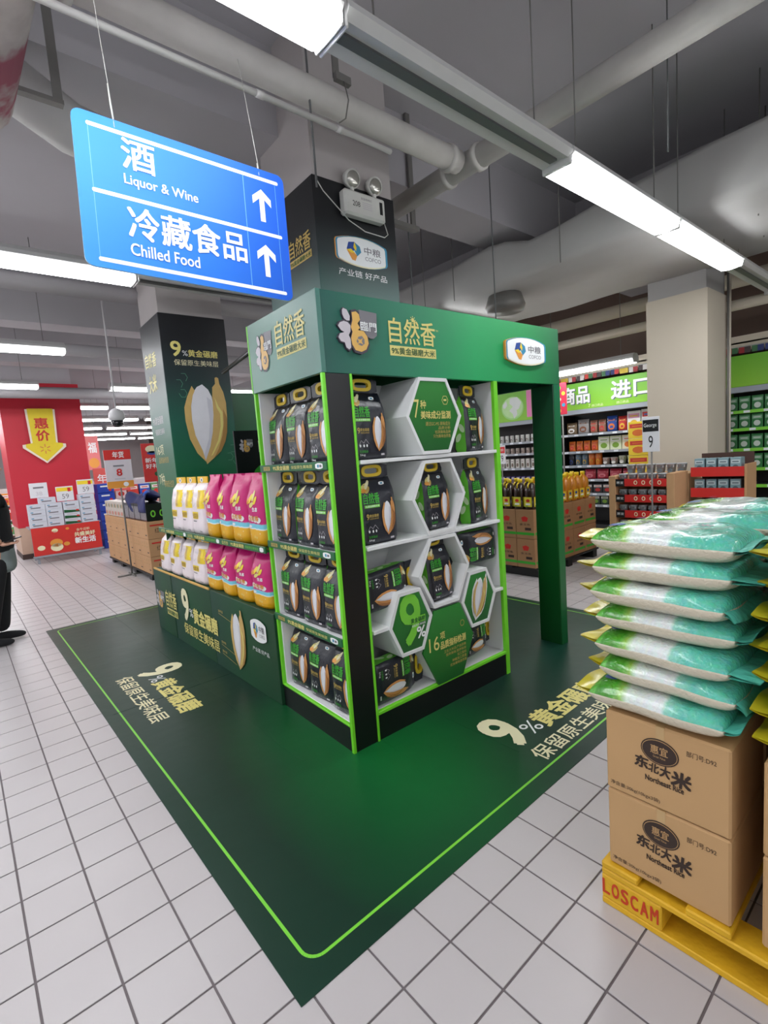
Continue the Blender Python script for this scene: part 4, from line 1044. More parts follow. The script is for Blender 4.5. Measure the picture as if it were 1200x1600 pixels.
# sacks
def sack_mat():
    m, nt, b = nodes('rice_sack_film')
    tc = nt.nodes.new('ShaderNodeTexCoord'); sp = nt.nodes.new('ShaderNodeSeparateXYZ'); nt.links.new(tc.outputs['Generated'], sp.inputs[0])
    nz = nt.nodes.new('ShaderNodeTexNoise'); nz.inputs['Scale'].default_value = 7; nz.inputs['Detail'].default_value = 4
    nt.links.new(tc.outputs['Object'], nz.inputs['Vector'])
    ma = nt.nodes.new('ShaderNodeMath'); ma.operation = 'MULTIPLY_ADD'; ma.inputs[1].default_value = .13
    nt.links.new(nz.outputs['Fac'], ma.inputs[0]); nt.links.new(sp.outputs[1], ma.inputs[2])
    rp = nt.nodes.new('ShaderNodeValToRGB'); e = rp.color_ramp.elements
    st = [(.0, (84, 184, 160)), (.33, (92, 190, 168)), (.44, (140, 206, 190)), (.47, (216, 224, 222)), (.74, (212, 222, 212)), (.79, (140, 190, 84)), (.85, (76, 156, 40)), (.98, (60, 136, 34)), (1.0, (84, 166, 50))]
    while len(e) < len(st): e.new(.5)
    for k, (p, c) in enumerate(st): e[k].position = p; e[k].color = rgb(*c)
    nt.links.new(ma.outputs[0], rp.inputs[0])
    # fine leaf speckle in the green part and print lines
    n2 = nt.nodes.new('ShaderNodeTexNoise'); n2.inputs['Scale'].default_value = 60; nt.links.new(tc.outputs['Object'], n2.inputs['Vector'])
    mv = nt.nodes.new('ShaderNodeMix'); mv.data_type = 'RGBA'; mv.blend_type = 'SOFT_LIGHT'; mv.inputs[0].default_value = .5
    nt.links.new(rp.outputs[0], mv.inputs[6]); nt.links.new(n2.outputs['Color'], mv.inputs[7])
    # lower half: clear film with the rice showing
    n3 = nt.nodes.new('ShaderNodeMath'); n3.operation = 'MULTIPLY_ADD'; n3.inputs[1].default_value = .1; nt.links.new(nz.outputs['Fac'], n3.inputs[0]); nt.links.new(sp.outputs[2], n3.inputs[2])
    gt = nt.nodes.new('ShaderNodeMath'); gt.operation = 'GREATER_THAN'; gt.inputs[1].default_value = .55; nt.links.new(n3.outputs[0], gt.inputs[0])
    mx = nt.nodes.new('ShaderNodeMix'); mx.data_type = 'RGBA'; mx.inputs[6].default_value = rgb(206, 196, 174)
    nt.links.new(gt.outputs[0], mx.inputs[0]); nt.links.new(mv.outputs[2], mx.inputs[7]); nt.links.new(mx.outputs[2], b.inputs['Base Color'])
    nb = nt.nodes.new('ShaderNodeTexNoise'); nb.inputs['Scale'].default_value = 95; nb.inputs['Detail'].default_value = 2
    bp = nt.nodes.new('ShaderNodeBump'); bp.inputs['Strength'].default_value = .8; bp.inputs['Distance'].default_value = .006
    nt.links.new(tc.outputs['Object'], nb.inputs['Vector']); nt.links.new(nb.outputs['Fac'], bp.inputs['Height']); nt.links.new(bp.outputs['Normal'], b.inputs['Normal'])
    b.inputs['Roughness'].default_value = .22; b.inputs['Coat Weight'].default_value = .5; b.inputs['Coat Roughness'].default_value = .14
    return m
M_SACK = sack_mat()
M_SYEL = mat('sack_yellow_end', (206, 190, 40), .25, var=.1, scale=12, bump=.3, coat=.4)
M_STEAL = mat('sack_teal_end', (92, 196, 176), .22, var=.12, scale=12, bump=.4, bscale=25, coat=.4)
SL, SWD, ST = .37, .315, .086
def sack(seed, flapT, flapL):
    R = random.Random(seed); ph = [R.uniform(0, 6.28) for _ in range(8)]
    r = thing('rice_sack', 'sack', 'rice sack')
    nu, nv = 30, 22
    n = 4.0
    def top(x, y):
        fx = max(0, 1 - abs(x) ** 5); fy = max(0, 1 - abs(y) ** 7)
        return (fx * fy) ** .42
    vs, fs = [], []
    def P3(i, j, sg):
        y = math.sin((-1 + 2 * i / nu) * pi / 2); x = math.sin((-1 + 2 * j / nv) * pi / 2)
        e = top(x, y)
        wave = .006 * math.sin(3.1 * y + ph[0]) * math.cos(2.3 * x + ph[1]) + .004 * math.sin(9 * y + ph[2]) * math.sin(7 * x + ph[3])
        px = x * SWD / 2 * (1 + .025 * math.sin(5 * y + ph[4])); py = y * SL / 2 * (1 + .02 * math.sin(4 * x + ph[5]))
        h_ = ST / 2 * (.94 + .06 * (1 - x * x)) * e
        return (px, py, ST / 2 + sg * h_ + (wave * e if sg > 0 else -abs(wave) * 0))
    for sg in (1, -1):
        o = len(vs)
        for i in range(nu + 1):
            for j in range(nv + 1): vs.append(P3(i, j, sg))
        for i in range(nu):
            for j in range(nv):
                q = (o + i * (nv + 1) + j, o + (i + 1) * (nv + 1) + j, o + (i + 1) * (nv + 1) + j + 1, o + i * (nv + 1) + j + 1)
                fs.append(q if sg < 0 else tuple(reversed(q)))
    mb = MB(); mb.add(vs, fs, M_SACK, True); mb.build('filled_bag', r)
    # flat sealed ends
    def flap(sgn, L, m, tip, nm, wd):
        vs, fs = [], []; nn_, kk = 12, 5
        for side in (0, 1):
            for k in range(kk + 1):
                for i in range(nn_ + 1):
                    t_ = -1 + 2 * i / nn_; q = k / kk
                    vs.append((t_ * SWD / 2 * (wd + .06 * q), sgn * (SL / 2 - .012 + L * q), ST / 2 + tip * q * q + .006 * math.sin(4 * t_ + ph[6] + 2 * q) * q + (.0012 if side else -.0012) * (1 + 4 * (1 - q))))
            o = side * (kk + 1) * (nn_ + 1)
            for k in range(kk):
                for i in range(nn_):
                    a = o + k * (nn_ + 1) + i; fs.append((a, a + 1, a + nn_ + 2, a + nn_ + 1))
        mb = MB(); mb.add(vs, fs, m, True); mb.build(nm, r)
    flap(1, flapL, M_SYEL, R.uniform(.0, .02), 'yellow_end', .86)
    flap(-1, flapT, M_STEAL, R.uniform(-.03, .03), 'teal_end', .93)
    # printed badge and characters on the top face
    def onto(x, y, l=0.0):      # x runs along the sack, y across
        X, Y = y / (SWD / 2), x / (SL / 2); e = top(max(-.99, min(.99, X)), max(-.99, min(.99, Y)))
        return (y, x, ST / 2 + ST / 2 * (.92 + .08 * (1 - X * X)) * e + .007 + l)
    P = Print(onto, .0)
    P.ellipse(.135, -.09, .026, .018, I['blue'], 0, 14); P.ellipse(.13, .08, .026, .02, I['blue'], 0, 14)
    for k in range(4): P.text('东北大米'[k], .06 - .055 * k, -.05, .10 - .055 * k, -.0, I['grey'], 0, .02)
    P.build('printing', r)
    return r
LZN = ['lowest', 'second', 'third', 'fourth', 'fifth', 'sixth', 'topmost']
protos = [sack(11, .05, .058), sack(23, .08, .066), sack(37, .035, .05)]; usedk = set()
Z0 = .1505 + .265 * 2
for yi, (yc, wy) in enumerate(((.585, 'far stack'), (.125, 'near stack'))):
    for xi, (nx, x0) in enumerate((('front', 1.62), ('second', 1.945), ('rearmost', 2.275))):
        for k in range(7):
            pi_ = (k * 2 + xi + yi) % 3; pr = protos[pi_]
            o = pr if pi_ not in usedk else copy_tree(pr); usedk.add(pi_)
            dz = .0815
            o.location = (x0 + random.uniform(-.012, .012) + (.01 if k == 3 else 0), yc + random.uniform(-.012, .012) - .012 * (k in (1, 6)), Z0 + k * dz)
            o.rotation_euler = (random.uniform(-.02, .02), random.uniform(-.02, .02) + .03, random.uniform(-.05, .05))
            tag(o, 'clear and green rice sack, %s of the %s column in the %s' % (LZN[k], nx, wy), 'rice sack', 'rice sacks stacked on the cartons')
# ------------------------------------------------------------------ shelving along the right wall (faces -x)
M_GON = mat('gondola_black', (26, 26, 28), .5, var=.1); M_GSH = mat('gondola_shelf', (60, 62, 64), .4, var=.05); M_GREY = mat('grey_trim', (150, 156, 164), .4, var=.03)
M_BAN = grad('banner_lime', 2, [(0, (132, 190, 48)), (1, (104, 176, 40))], .45)
M_TAG = mat('price_ticket', (214, 220, 226), .5, var=0)
def shelving(name, label, y0, y1, zs, top=1.95, x=8.0, edge=None, back=None):
    t = thing(name, label, 'shelving', (x, y0, 0)); L = y1 - y0
    mb = MB(); mb.box(.46, .5, 0, L, 0, top, back or M_GON); mb.build('back_panel', t)
    mb = MB(); mb.box(0, .5, 0, L, 0, .12, M_GON, .004); mb.build('plinth_base', t)
    for y in (0.0, L - .03):
        mb = MB(); mb.box(-.01, .46, y, y + .03, .12, top, edge or M_GON); mb.build('upright', t)
    for z in zs:
        mb = MB(); mb.box(.0, .455, .031, L - .031, z - .02, z, M_GSH); s_ = mb.build('shelf', t)
        mb = MB(); mb.box(-.012, .0, .03, L - .03, z - .035, z + .005, edge if edge else M_GREY); mb.build('shelf_edge', s_)
        P = Print(plane((-.0125, L, 0), (0, -1, 0), (0, 0, 1)))
        k = .08
        while k < L - .12:
            P.rect(k, z - .03, k + .07, z, M_TAG, 0); k += random.uniform(.16, .26)
        P.build('price_tickets', s_, split=False)
    return t
def banner(name, label, y0, y1, z0, z1, words=None, x=7.96):
    t = thing(name, label, 'banner', (x, y0, z0)); L = y1 - y0
    mb = MB(); mb.box(0, .04, 0, L, 0, z1 - z0, M_BAN, .003); bd = mb.build('board', t)
    mb = MB(); mb.box(-.02, .03, 0, L, -.075, -.002, M_GREY, .004); mb.build('lower_trim', t)
    return t, bd, L
# main section under the big lettering
shelving('shelving_unit', 'black shelving of snacks and cereals under the lettered lime banner', 2.62, 4.66, (.45, .64, .87, 1.1, 1.335, 1.62))
t, bd, L = banner('shop_banner', 'lime banner with large white lettering over the cereal shelving', 2.3, 4.62, 2.02, 2.45)
P = Print(plane((-.001, L, 0), (0, -1, 0), (0, 0, 1)), .001)
M_SHD = mat('letter_shade', (84, 96, 110), .5, var=0)  # dark offset copy, paints shade beside the raised characters
for body, a, b in (('商品', .05, .52), ('进口商品', .88, 2.1)):
    P.text(body, a + .012, .1 - .012, b + .012, .37 - .012, M_SHD, 0, .03); P.text(body, a, .1, b, .37, I['white'], 8, .03)
P.text('进口商品', .55, .02, .74, .06, I['cream'], 0); P.text('进口商品', .95, .02, 1.14, .06, I['cream'], 0); P.text('7', .5, .02, .53, .07, I['cream'], 0)
P.build('lettering', bd, 'white raised characters')
# second section further back with the globe
shelving('shelving_unit', 'black shelving of small bottles under the globe panel', 4.72, 7.4, (.5, .8, 1.09, 1.355, 1.565))
t, bd, L = banner('shop_banner', 'lime panel with a printed globe and pink edge', 5.15, 6.9, 1.95, 2.5)
P = Print(plane((-.001, L, 0), (0, -1, 0), (0, 0, 1)), .001)
P.ellipse(1.33, .24, .24, .21, mat('ink_globe', (150, 204, 120), .4, var=.1), 0, 28); P.ellipse(1.33, .25, .22, .19, mat('ink_globe_sea', (178, 216, 150), .4, var=.1), 1, 28)
M_LAND = mat('ink_land', (206, 212, 208), .4, var=.06)
P.poly([(1.28, .42), (1.44, .43), (1.52, .33), (1.47, .22), (1.42, .2), (1.43, .12), (1.36, .05), (1.33, .14), (1.26, .2), (1.34, .27), (1.27, .33)], M_LAND, 2); P.poly([(1.12, .32), (1.2, .38), (1.22, .3), (1.17, .25), (1.13, .26)], M_LAND, 2)
P.rect(L - .12, .05, L - .02, .52, mat('ink_pink', (214, 120, 170), .4, var=0), 0); P.build('globe_print', bd)
# third section at the right frame edge
M_EDG = mat('lime_shelf_edge', (120, 196, 60), .4, var=.04)
shelving('shelving_unit', 'shelving of green boxed goods at the right edge', .3, 2.28, (.55, .78, 1.0, 1.255, 1.52, 1.75), 2.0, 7.98, M_EDG)
t, bd, L = banner('shop_banner', 'plain lime banner over the green boxes', .3, 2.25, 2.06, 2.46)
mb = MB(); mb.box(-.06, .0, 1.93, 1.985, 0.0, 2.03, M_GREY, .004); o = mb.build('steel_upright', None, (7.98, .3, 0)); tag(o, 'grey steel upright beside the green boxes', 'upright')
# row of small flags above the banners
FC = [(150, 40, 44), (40, 54, 110), (206, 200, 196), (196, 60, 52), (60, 110, 70), (206, 176, 60), (70, 60, 60)]
fg = thing('flag_strip', 'strip of little national flags along the top of the banners', 'flag strip', (7.95, 0, 2.52))
for k in range(46):
    y = .4 + k * .14
    mb = MB(); c = FC[(k * 5) % 7]; c2 = FC[(k * 3 + 2) % 7]; zz = random.uniform(-.012, .0)
    mb.box(0, .004, y, y + .065, zz - .03, zz + .045, mat('flag_%d' % ((k * 5) % 7), c, .6)); mb.box(-.001, .004, y + .0655, y + .125, zz - .03, zz + .045, mat('flag_%d' % ((k * 3 + 2) % 7), c2, .6)); mb.build('flag', fg)
mb = MB(); mb.tube([(.002, .3, .045), (.002, 6.9, .045)], .004, M_GREY, 6); mb.build('cord', fg)

# ---- goods
def art(P, w, h, cols, seed):
    R = random.Random(seed)
    a, b = (mat('pack_%d_%d_%d' % c, c, .4, var=.05) for c in cols)
    P.rect(-w * .42, h * .62, w * .42, h * .86, a, 0); P.ellipse(0, h * .33, w * .3, h * .2, b, 0, 12)
    P.rect(-w * .3, h * .7, w * .3, h * .77, b, 1)
def packet(kind, w, h, d, base, cols, seed=1):
    """kinds: box, pouch, can, cup ; front looks towards -y of the mesh"""
    r = thing('product', '', 'x'); m = mat('pack_%d_%d_%d' % base, base, .35, var=.06)
    mb = MB()
    if kind == 'box': mb.box(-w / 2, w / 2, -d / 2, d / 2, 0, h, m, .003)
    elif kind == 'pouch':
        g = Bag(w, h, d, [(0, .95), (.1, .92), (.9, .94), (1, 1)], [(0, .7), (.2, 1), (.7, .8), (.92, .2), (1, .05)], 3); mb = g.body(m, m, 8, 5)
    elif kind == 'cup': mb.lathe([(0, 0), (w * .36, 0), (w * .48, h * .9), (w * .5, h * .92), (w * .5, h), (0, h)], m, 14)
    else: mb.lathe([(0, 0), (w * .48, 0), (w * .5, h * .03), (w * .5, h * .95), (w * .46, h), (0, h)], m, 14)
    mb.build('pack', r)
    if kind in ('can', 'cup'):
        fn = lambda x, y, l=0.0: (w * .5 * math.sin(x / (w * .5)), -(w * .5 + l) * math.cos(x / (w * .5)), y)
        mb = MB(); mb.lathe([(0, h), (w * .47, h), (w * .47, h * 1.03), (0, h * 1.03)], mat('lid_grey', (196, 196, 196), .4), 14); mb.build('lid', r)
    elif kind == 'pouch': fn = g.front
    else: fn = lambda x, y, l=0.0: (x, -d / 2 - l, y)
    P = Print(fn, .0015); art(P, w, h, cols, seed); P.build('label_print', r)
    return r
PK = {}
def goods(name, label, cat, group, key, spec, loc, rz):
    if key not in PK:
        o = packet(*spec); PK[key] = o
    else: o = copy_tree(PK[key])
    o.name = name; tag(o, label, cat, group); o.location = loc; o.rotation_euler = (0, 0, rz)
    return o
WF = -pi / 2          # facing -x
def row(z, y_start, items, x=8.13, where='', grp=''):
    """items laid from the photograph's left (large y) to its right"""
    y = y_start; cnt = {}
    tot = {}
    for (nm, desc, key, spec, n) in items: tot[key] = tot.get(key, 0) + n
    for (nm, desc, key, spec, n) in items:
        for _ in range(n):
            i = cnt.get(key, 0); cnt[key] = i + 1; w_ = spec[1]
            lab = '%s %s, %s' % (desc, where, place(i, tot[key]) if tot[key] > 1 else 'the only one')
            goods(nm, lab, nm.replace('_', ' '), grp, key, spec, (x, y - w_ / 2, z + .0005), WF + random.uniform(-.05, .05)); y -= w_ + .012
y0 = 4.6
WH, GR, RD, YE, BL, OR, BK, BR = (230, 228, 224), (120, 160, 50), (196, 50, 44), (222, 176, 48), (40, 72, 150), (214, 110, 40), (36, 36, 40), (124, 74, 46)
row(1.62, y0, [('snack_pouch', 'brown snack pouch', 'a1', ('pouch', .19, .2, .08, (120, 100, 76), (YE, WH)), 1), ('snack_pouch', 'grey striped snack pouch', 'a2', ('pouch', .2, .24, .08, (150, 146, 146), (WH, BR)), 1), ('cereal_pouch', 'brown cereal pouch', 'a3', ('pouch', .13, .21, .07, (150, 104, 84), (WH, RD)), 2), ('cereal_pouch', 'blue cereal pouch', 'a4', ('pouch', .17, .25, .08, BL, (WH, OR)), 1), ('cereal_pouch', 'red cereal pouch', 'a5', ('pouch', .14, .23, .08, RD, (WH, YE)), 1), ('cereal_box', 'white cereal box with pink print', 'a6', ('box', .2, .29, .07, WH, ((214, 150, 180), YE)), 1), ('cereal_box', 'white cereal box with blue print', 'a7', ('box', .2, .3, .07, WH, (RD, (50, 110, 190))), 1)], where='on the top cereal shelf', grp='goods on the cereal shelving')
row(1.335, y0 - .03, [('snack_pouch', 'orange snack pouch', 'b1', ('pouch', .12, .17, .07, OR, (YE, RD)), 4), ('cereal_box', 'pale green cereal box', 'b2', ('box', .18, .22, .06, (216, 224, 190), (WH, GR)), 2), ('cereal_box', 'cream cereal box', 'b3', ('box', .18, .22, .06, (232, 222, 190), (WH, OR)), 2), ('cereal_box', 'white cereal box with brown ring', 'b4', ('box', .19, .22, .06, WH, (BR, BK)), 1)], where='on the second cereal shelf', grp='goods on the cereal shelving')
row(1.1, y0 - .03, [('drink_can', 'black drink can', 'c1', ('can', .105, .18, .1, BK, (WH, BL)), 1), ('drink_can', 'blue grey drink can', 'c2', ('can', .105, .18, .1, (96, 120, 140), (WH, YE)), 2), ('drink_can', 'orange drink can', 'c3', ('can', .105, .19, .1, OR, (WH, YE)), 2), ('noodle_cup', 'red and white noodle cup', 'c4', ('cup', .12, .11, .1, (206, 190, 186), (RD, WH)), 2), ('noodle_cup', 'green and white noodle cup', 'c5', ('cup', .12, .13, .1, (200, 206, 184), (GR, WH)), 2), ('noodle_cup', 'red noodle cup', 'c6', ('cup', .13, .12, .1, (190, 84, 70), (WH, YE)), 3)], where='on the third cereal shelf', grp='goods on the cereal shelving')
row(.87, y0 - .3, [('snack_pouch', 'pink red snack pouch', 'd1', ('pouch', .2, .16, .09, (190, 60, 80), (WH, (220, 120, 130))), 4)], where='on the fourth cereal shelf', grp='goods on the cereal shelving')
row(.64, y0 - .3, [('coffee_pack', 'black and white coffee pack', 'e1', ('box', .15, .15, .1, (52, 50, 54), (WH, RD)), 5)], where='on the fifth cereal shelf', grp='goods on the cereal shelving')
row(.45, y0 - .3, [('tea_pack', 'dark green tea pack', 'f1', ('box', .13, .15, .1, (40, 64, 52), (WH, GR)), 5)], where='on the lowest cereal shelf', grp='goods on the cereal shelving')
# yellow stack of tins beside the column
for k in range(3): goods('yellow_carton', 'yellow carton beside the column, %s of three' % ('lowest', 'middle', 'topmost')[k], 'carton', 'yellow cartons beside the column', 'g1', ('box', .28, .24, .2, (232, 200, 50), (RD, OR)), (7.7, 3.2, 1.0 + k * .245), WF)
mb = MB(); mb.box(7.56, 7.84, 3.03, 3.37, 0, .999, mat('yellow_stand', (222, 184, 48), .5)); tag(mb.build('yellow_pedestal'), 'plain yellow pedestal beside the column', 'pedestal')
# bottles on the globe shelving
for r_, (z, c, h_) in enumerate(((1.565, (196, 196, 192), .13), (1.355, (176, 160, 150), .1), (1.09, (206, 204, 196), .17), (.8, (84, 74, 130), .13))):
    for k in range(8): goods('bottle', 'small %s on the globe shelving, %s shelf, %s' % (('clear bottle', 'brown jar', 'pale carton drink', 'purple box')[r_], SHN[r_], place(k, 8)), 'bottle', 'small goods on the globe shelving', 'h%d' % r_, ('can' if r_ < 2 else 'box', .075, h_, .07, c, (WH, (120, 100, 90))), (8.12, 6.05 - k * .112, z + .0005), WF)
# green boxes at the right edge
for r_, z in enumerate((1.75, 1.52, 1.255, 1.0)):
    z = (1.75, 1.52, 1.255, 1.0)[r_]
    for k in range(7): goods('green_box', 'green boxed goods at the right edge, %s shelf, %s' % (SHN[r_], place(k, 7)), 'box', 'green boxes on the right-hand shelving', 'k1', ('box', .125, .185, .1, (44, 112, 60), ((120, 160, 130), (190, 200, 190))), (8.08, 2.16 - k * .14, z + .0005), WF + random.uniform(-.04, .04))

# blade sign, price stands
t = thing('blade_sign', 'red patterned promotional blade sign beside the stand leg', 'sign', (7.55, 4.35, 1.95))
mb = MB(); mb.box(0, .02, -.08, .08, 0, .5, mat('blade_red', (196, 36, 62), .4), .004); bd = mb.build('board', t)
P = Print(plane((-.001, .08, 0), (0, -1, 0), (0, 0, 1)), .001)
for k in range(5): P.ellipse(.04 + .07 * (k % 2), .06 + .09 * k, .03, .03, I[('orange', 'teal', 'cream', 'yellow', 'green')[k]], 0, 12)
P.build('dots', bd); mb = MB(); mb.tube([(.01, 0, -1.95), (.01, 0, .0)], .012, M_STEEL, 8); mb.build('pole', t)
def price_stand(label, x, y, z, w_, h_, top, tcol, body, price, pole=0.0, rz=WF):
    t = thing('price_stand', label, 'price sign', (x, y, 0), rz)
    mb = MB(); mb.tube([(0, .012, 0.01), (0, .012, z + h_)], .008, M_STEEL, 8); mb.build('pole', t)
    mb = MB(); mb.lathe([(0, 0), (.09, 0), (.09, .008), (0, .012)], M_STEEL, 14, (0, .012, 0)); mb.build('foot', t)
    mb = MB(); mb.box(-w_ / 2, w_ / 2, -.004, .004, z, z + h_, mat('card_white', (222, 222, 226), .4), .002); c = mb.build('card', t)
    P = Print(plane((0, -.0045, z), (1, 0, 0), (0, 0, 1)))
    P.rect(-w_ * .46, h_ * .58, w_ * .46, h_ * .92, mat('card_%d_%d_%d' % tcol, tcol, .4), 0); P.text(top, -w_ * .4, h_ * .68, w_ * .35, h_ * .82, I['white'], 1); P.text(price, -w_ * .13 * len(price), h_ * .12, w_ * .13 * len(price), h_ * .46, I['black'], 0)
    P.build('print', c); return t
price_stand('price card reading nine in front of the beige column', 4.95, 1.97, 1.37, .15, .32, 'George', (28, 28, 32), '', '9')
price_stand('red topped price card reading seventy-nine above the oil bottles', 6.4, 4.72, 1.25, .16, .28, '惠价', (206, 40, 44), '', '79')

# ------------------------------------------------------------------ oil bottles on cartons
M_KR2 = mat('oil_carton', (164, 122, 84), .7, var=.06, scale=5)
dp = thing('dark_pallet', 'low black pallet under the cooking oil cartons', 'pallet', (4.9, 2.9, 0))
for y in (.32, .65, .98, 1.3):
    mb = MB(); mb.box(0, 1.45, y - .02, y + .16, .09, .11, M_GON); mb.build('deck_board', dp)
for x in (.05, .68, 1.3):
    mb = MB(); mb.box(x, x + .1, .3, 1.46, 0, .089, M_GON); mb.build('runner', dp)
def oil_carton():
    r = thing('oil_carton', '', 'x'); mb = MB(); mb.box(0, .28, 0, .24, 0, .335, M_KR2, .004); bd = mb.build('box', r)
    for fn in (plane((0, .24, 0), (0, -1, 0), (0, 0, 1)), plane((.02, 0, 0), (1, 0, 0), (0, 0, 1))):
        P = Print(fn, .001)
        P.poly([(.09, .2), (.15, .2), (.165, .245), (.14, .255), (.12, .262), (.1, .255), (.075, .245)], I['red'], 0); P.text('金龙鱼', .05, .155, .19, .18, M_CINK, 0); P.rect(.12, .1, .2, .13, M_CINK, 0); P.rect(.0, .045, .24, .075, I['green'], 0)
        P.build('printing', bd)
    return r
oc = oil_carton(); fo = [True]
for k in range(2):
    for i in range(5):
        for j in range(4):
            if 0 < i and 1 < j: continue
            o = oc if fo[0] else copy_tree(oc); fo[0] = False
            o.location = (4.905 + i * .285, 3.215 + j * .245, .1105 + k * .338)
            tag(o, 'brown cooking oil carton, %s layer, %s' % (('lower', 'upper')[k], ('column %s along the front, %s deep' % (ORD[i], ORD[j])) if i else ('column %s along the left side' % ORD[j])), 'carton', 'oil cartons behind the stand leg')
def oil_bottle(name, oil, lab):
    r = thing(name, '', 'x'); mo = mat(name + '_oil', oil, .12, var=.1, coat=.6); H_ = .34
    mb = MB(); R = []
    for z, a in ((0, .06), (.01, .066), (.09, .067), (.1, .063), (.11, .067), (.21, .067), (.25, .06), (.29, .03), (.305, .022)):
        R.append([(a * math.copysign(abs(math.cos(t_)) ** .75, math.cos(t_)), a * math.copysign(abs(math.sin(t_)) ** .75, math.sin(t_)), z) for t_ in (2 * pi * i / 16 for i in range(16))])
    mb.loft(R, mo); mb.build('bottle_body', r)
    mb = MB(); mb.lathe([(0, .3), (.027, .3), (.028, .335), (.024, .342), (0, .342)], mat('oil_cap', (232, 200, 40), .35), 14); mb.build('cap', r)
    mb = MB(); mb.tube([(-.02, 0, .3), (-.05, 0, .285), (-.062, 0, .24)], .008, mat('oil_cap', (232, 200, 40), .35), 6); mb.tube([(.02, 0, .3), (.05, 0, .285), (.062, 0, .24)], .008, MATS['oil_cap'], 6); mb.build('grip', r)
    for rot in (0, -pi / 2):
        c, s_ = math.cos(rot), math.sin(rot)
        P = Print(lambda x, y, l=0.0: (x * c - (-.0685 - l) * s_, x * s_ + (-.0685 - l) * c, y), .0005)
        P.rect(-.05, .03, .05, .14, mat(name + '_label', lab, .4), 0); P.ellipse(0, .1, .026, .018, I['red'] if lab[1] > 190 else I['blue'], 1, 12); P.rect(-.03, .05, .03, .07, I['white'], 1); P.rect(-.04, .036, .0, .044, I['green'], 1)
        P.build('label', r)
    return r
ob1 = oil_bottle('dark_oil_bottle', (44, 24, 14), (222, 206, 60)); ob2 = oil_bottle('golden_oil_bottle', (196, 122, 22), (226, 190, 50)); uo = set()
def putoil(pr, i, j, lab, grp):
    o = pr if pr.name not in uo else copy_tree(pr); uo.add(pr.name)
    o.location = (4.98 + i * .145, 3.285 + j * .145, .788); o.rotation_euler = (0, 0, random.uniform(-.06, .06)); tag(o, lab, 'oil bottle', grp)
for j in range(6):
    for i in range(2 if j < 2 else 2): putoil(ob1, i, j, 'dark cooking oil bottle, %s row behind the stand, %s' % (ORD[i], place(j, 6, 'right', 'left')), 'dark oil bottles')
for i in range(2, 9):
    for j in range(2): putoil(ob2, i, j, 'golden cooking oil bottle right of the stand leg, %s row, %s' % (('front', 'rear')[j], place(i - 2, 7)), 'golden oil bottles')

# ------------------------------------------------------------------ red cardboard display of boxed cups
M_CARD = mat('display_card', (186, 146, 104), .7, var=.05); M_RED = mat('display_red', (200, 40, 36), .45, var=.06); M_CUPG = (150, 160, 164)
rd = thing('cardboard_display', 'cardboard display rack with red shelf fronts before the beige column', 'display rack', (5.2, 1.86, 0))
for y in (0.0, .56):
    mb = MB(); mb.box(-.01, .34, y, y + .07, 0, 1.13 + (.02 if y == 0 else 0), M_CARD, .003); mb.build('side_post', rd)
mb = MB(); mb.box(.33, .35, .07, .56, 0, 1.1, M_CARD); mb.build('back_card', rd)
mb = MB(); mb.box(.351, .72, .0, .63, 0, 1.12, M_CARD, .004); mb.build('rear_carton', rd)
RS = (.25, .42, .58, .74, .9, 1.06)
for z in RS:
    mb = MB(); mb.box(.0, .33, .071, .559, z - .012, z, M_RED); s_ = mb.build('tray', rd)
    mb = MB(); mb.box(-.008, .0, .071, .559, z - .035, z + .04, M_RED); mb.build('tray_front', s_)
    P = Print(plane((-.0085, .559, 0), (0, -1, 0), (0, 0, 1)))
    P.rect(.0, z - .035, .09, z + .04, I['black'], 0); P.text('惠宜', .01, z - .01, .08, z + .015, I['white'], 1)
    for k in range(4): P.ellipse(.2 + k * .075, z + .003, .018, .022, I['cream'], 0, 12); P.ellipse(.2 + k * .075, z + .003, .01, .014, M_RED, 1, 12)
    P.build('tray_print', s_)
for r_, z in enumerate(RS):
    for k in range(5): goods('lidded_bowl', 'grey lidded bowl in the red display, %s tray up, %s' % (ORD[r_], place(k, 5)), 'bowl', 'lidded bowls in the red display', 'm1', ('cup', .088, .085 if r_ < 5 else .1, .08, M_CUPG, ((200, 206, 208), (110, 130, 136))), (5.27, 2.37 - k * .095, z + .001), WF)
rd2 = thing('cardboard_display', 'smaller open cardboard display right of the red rack', 'display rack', (5.5, 1.52, 0))
mb = MB(); mb.box(.3, .32, -.14, .3, 0, 1.3, mat('display_dark', (70, 48, 40), .7)); mb.build('back_card', rd2)
mb = MB(); mb.box(0, .3, -.16, -.14, 0, 1.2, M_CARD); mb.build('side_card', rd2)
for z in (.72, .92, 1.12):
    mb = MB(); mb.box(0, .299, -.139, .3, z - .02, z, M_RED); s_ = mb.build('tray', rd2)
    mb = MB(); mb.box(-.008, 0, -.139, .3, z - .03, z + .06, M_RED); mb.build('tray_front', s_)
for r_, z in enumerate((.72, .92, 1.12)):
    for k in range(4): goods('storage_box', 'pale blue storage box in the smaller display, %s tray up, %s' % (ORD[r_], place(k, 4)), 'box', 'storage boxes in the smaller display', 'm2', ('box', .085, .14, .12, (130, 160, 168), ((190, 206, 208), (80, 100, 108))), (5.6, 1.76 - k * .1, z + .001), WF)
for k in range(6): goods('lidded_bowl', 'grey lidded bowl on the carton behind the red display, %s' % place(k, 6), 'bowl', 'lidded bowls behind the red display', 'm3', ('cup', .095, .1, .08, (150, 158, 160), ((206, 210, 210), (110, 130, 136))), (5.62, 2.44 - k * .1, 1.1205), WF)
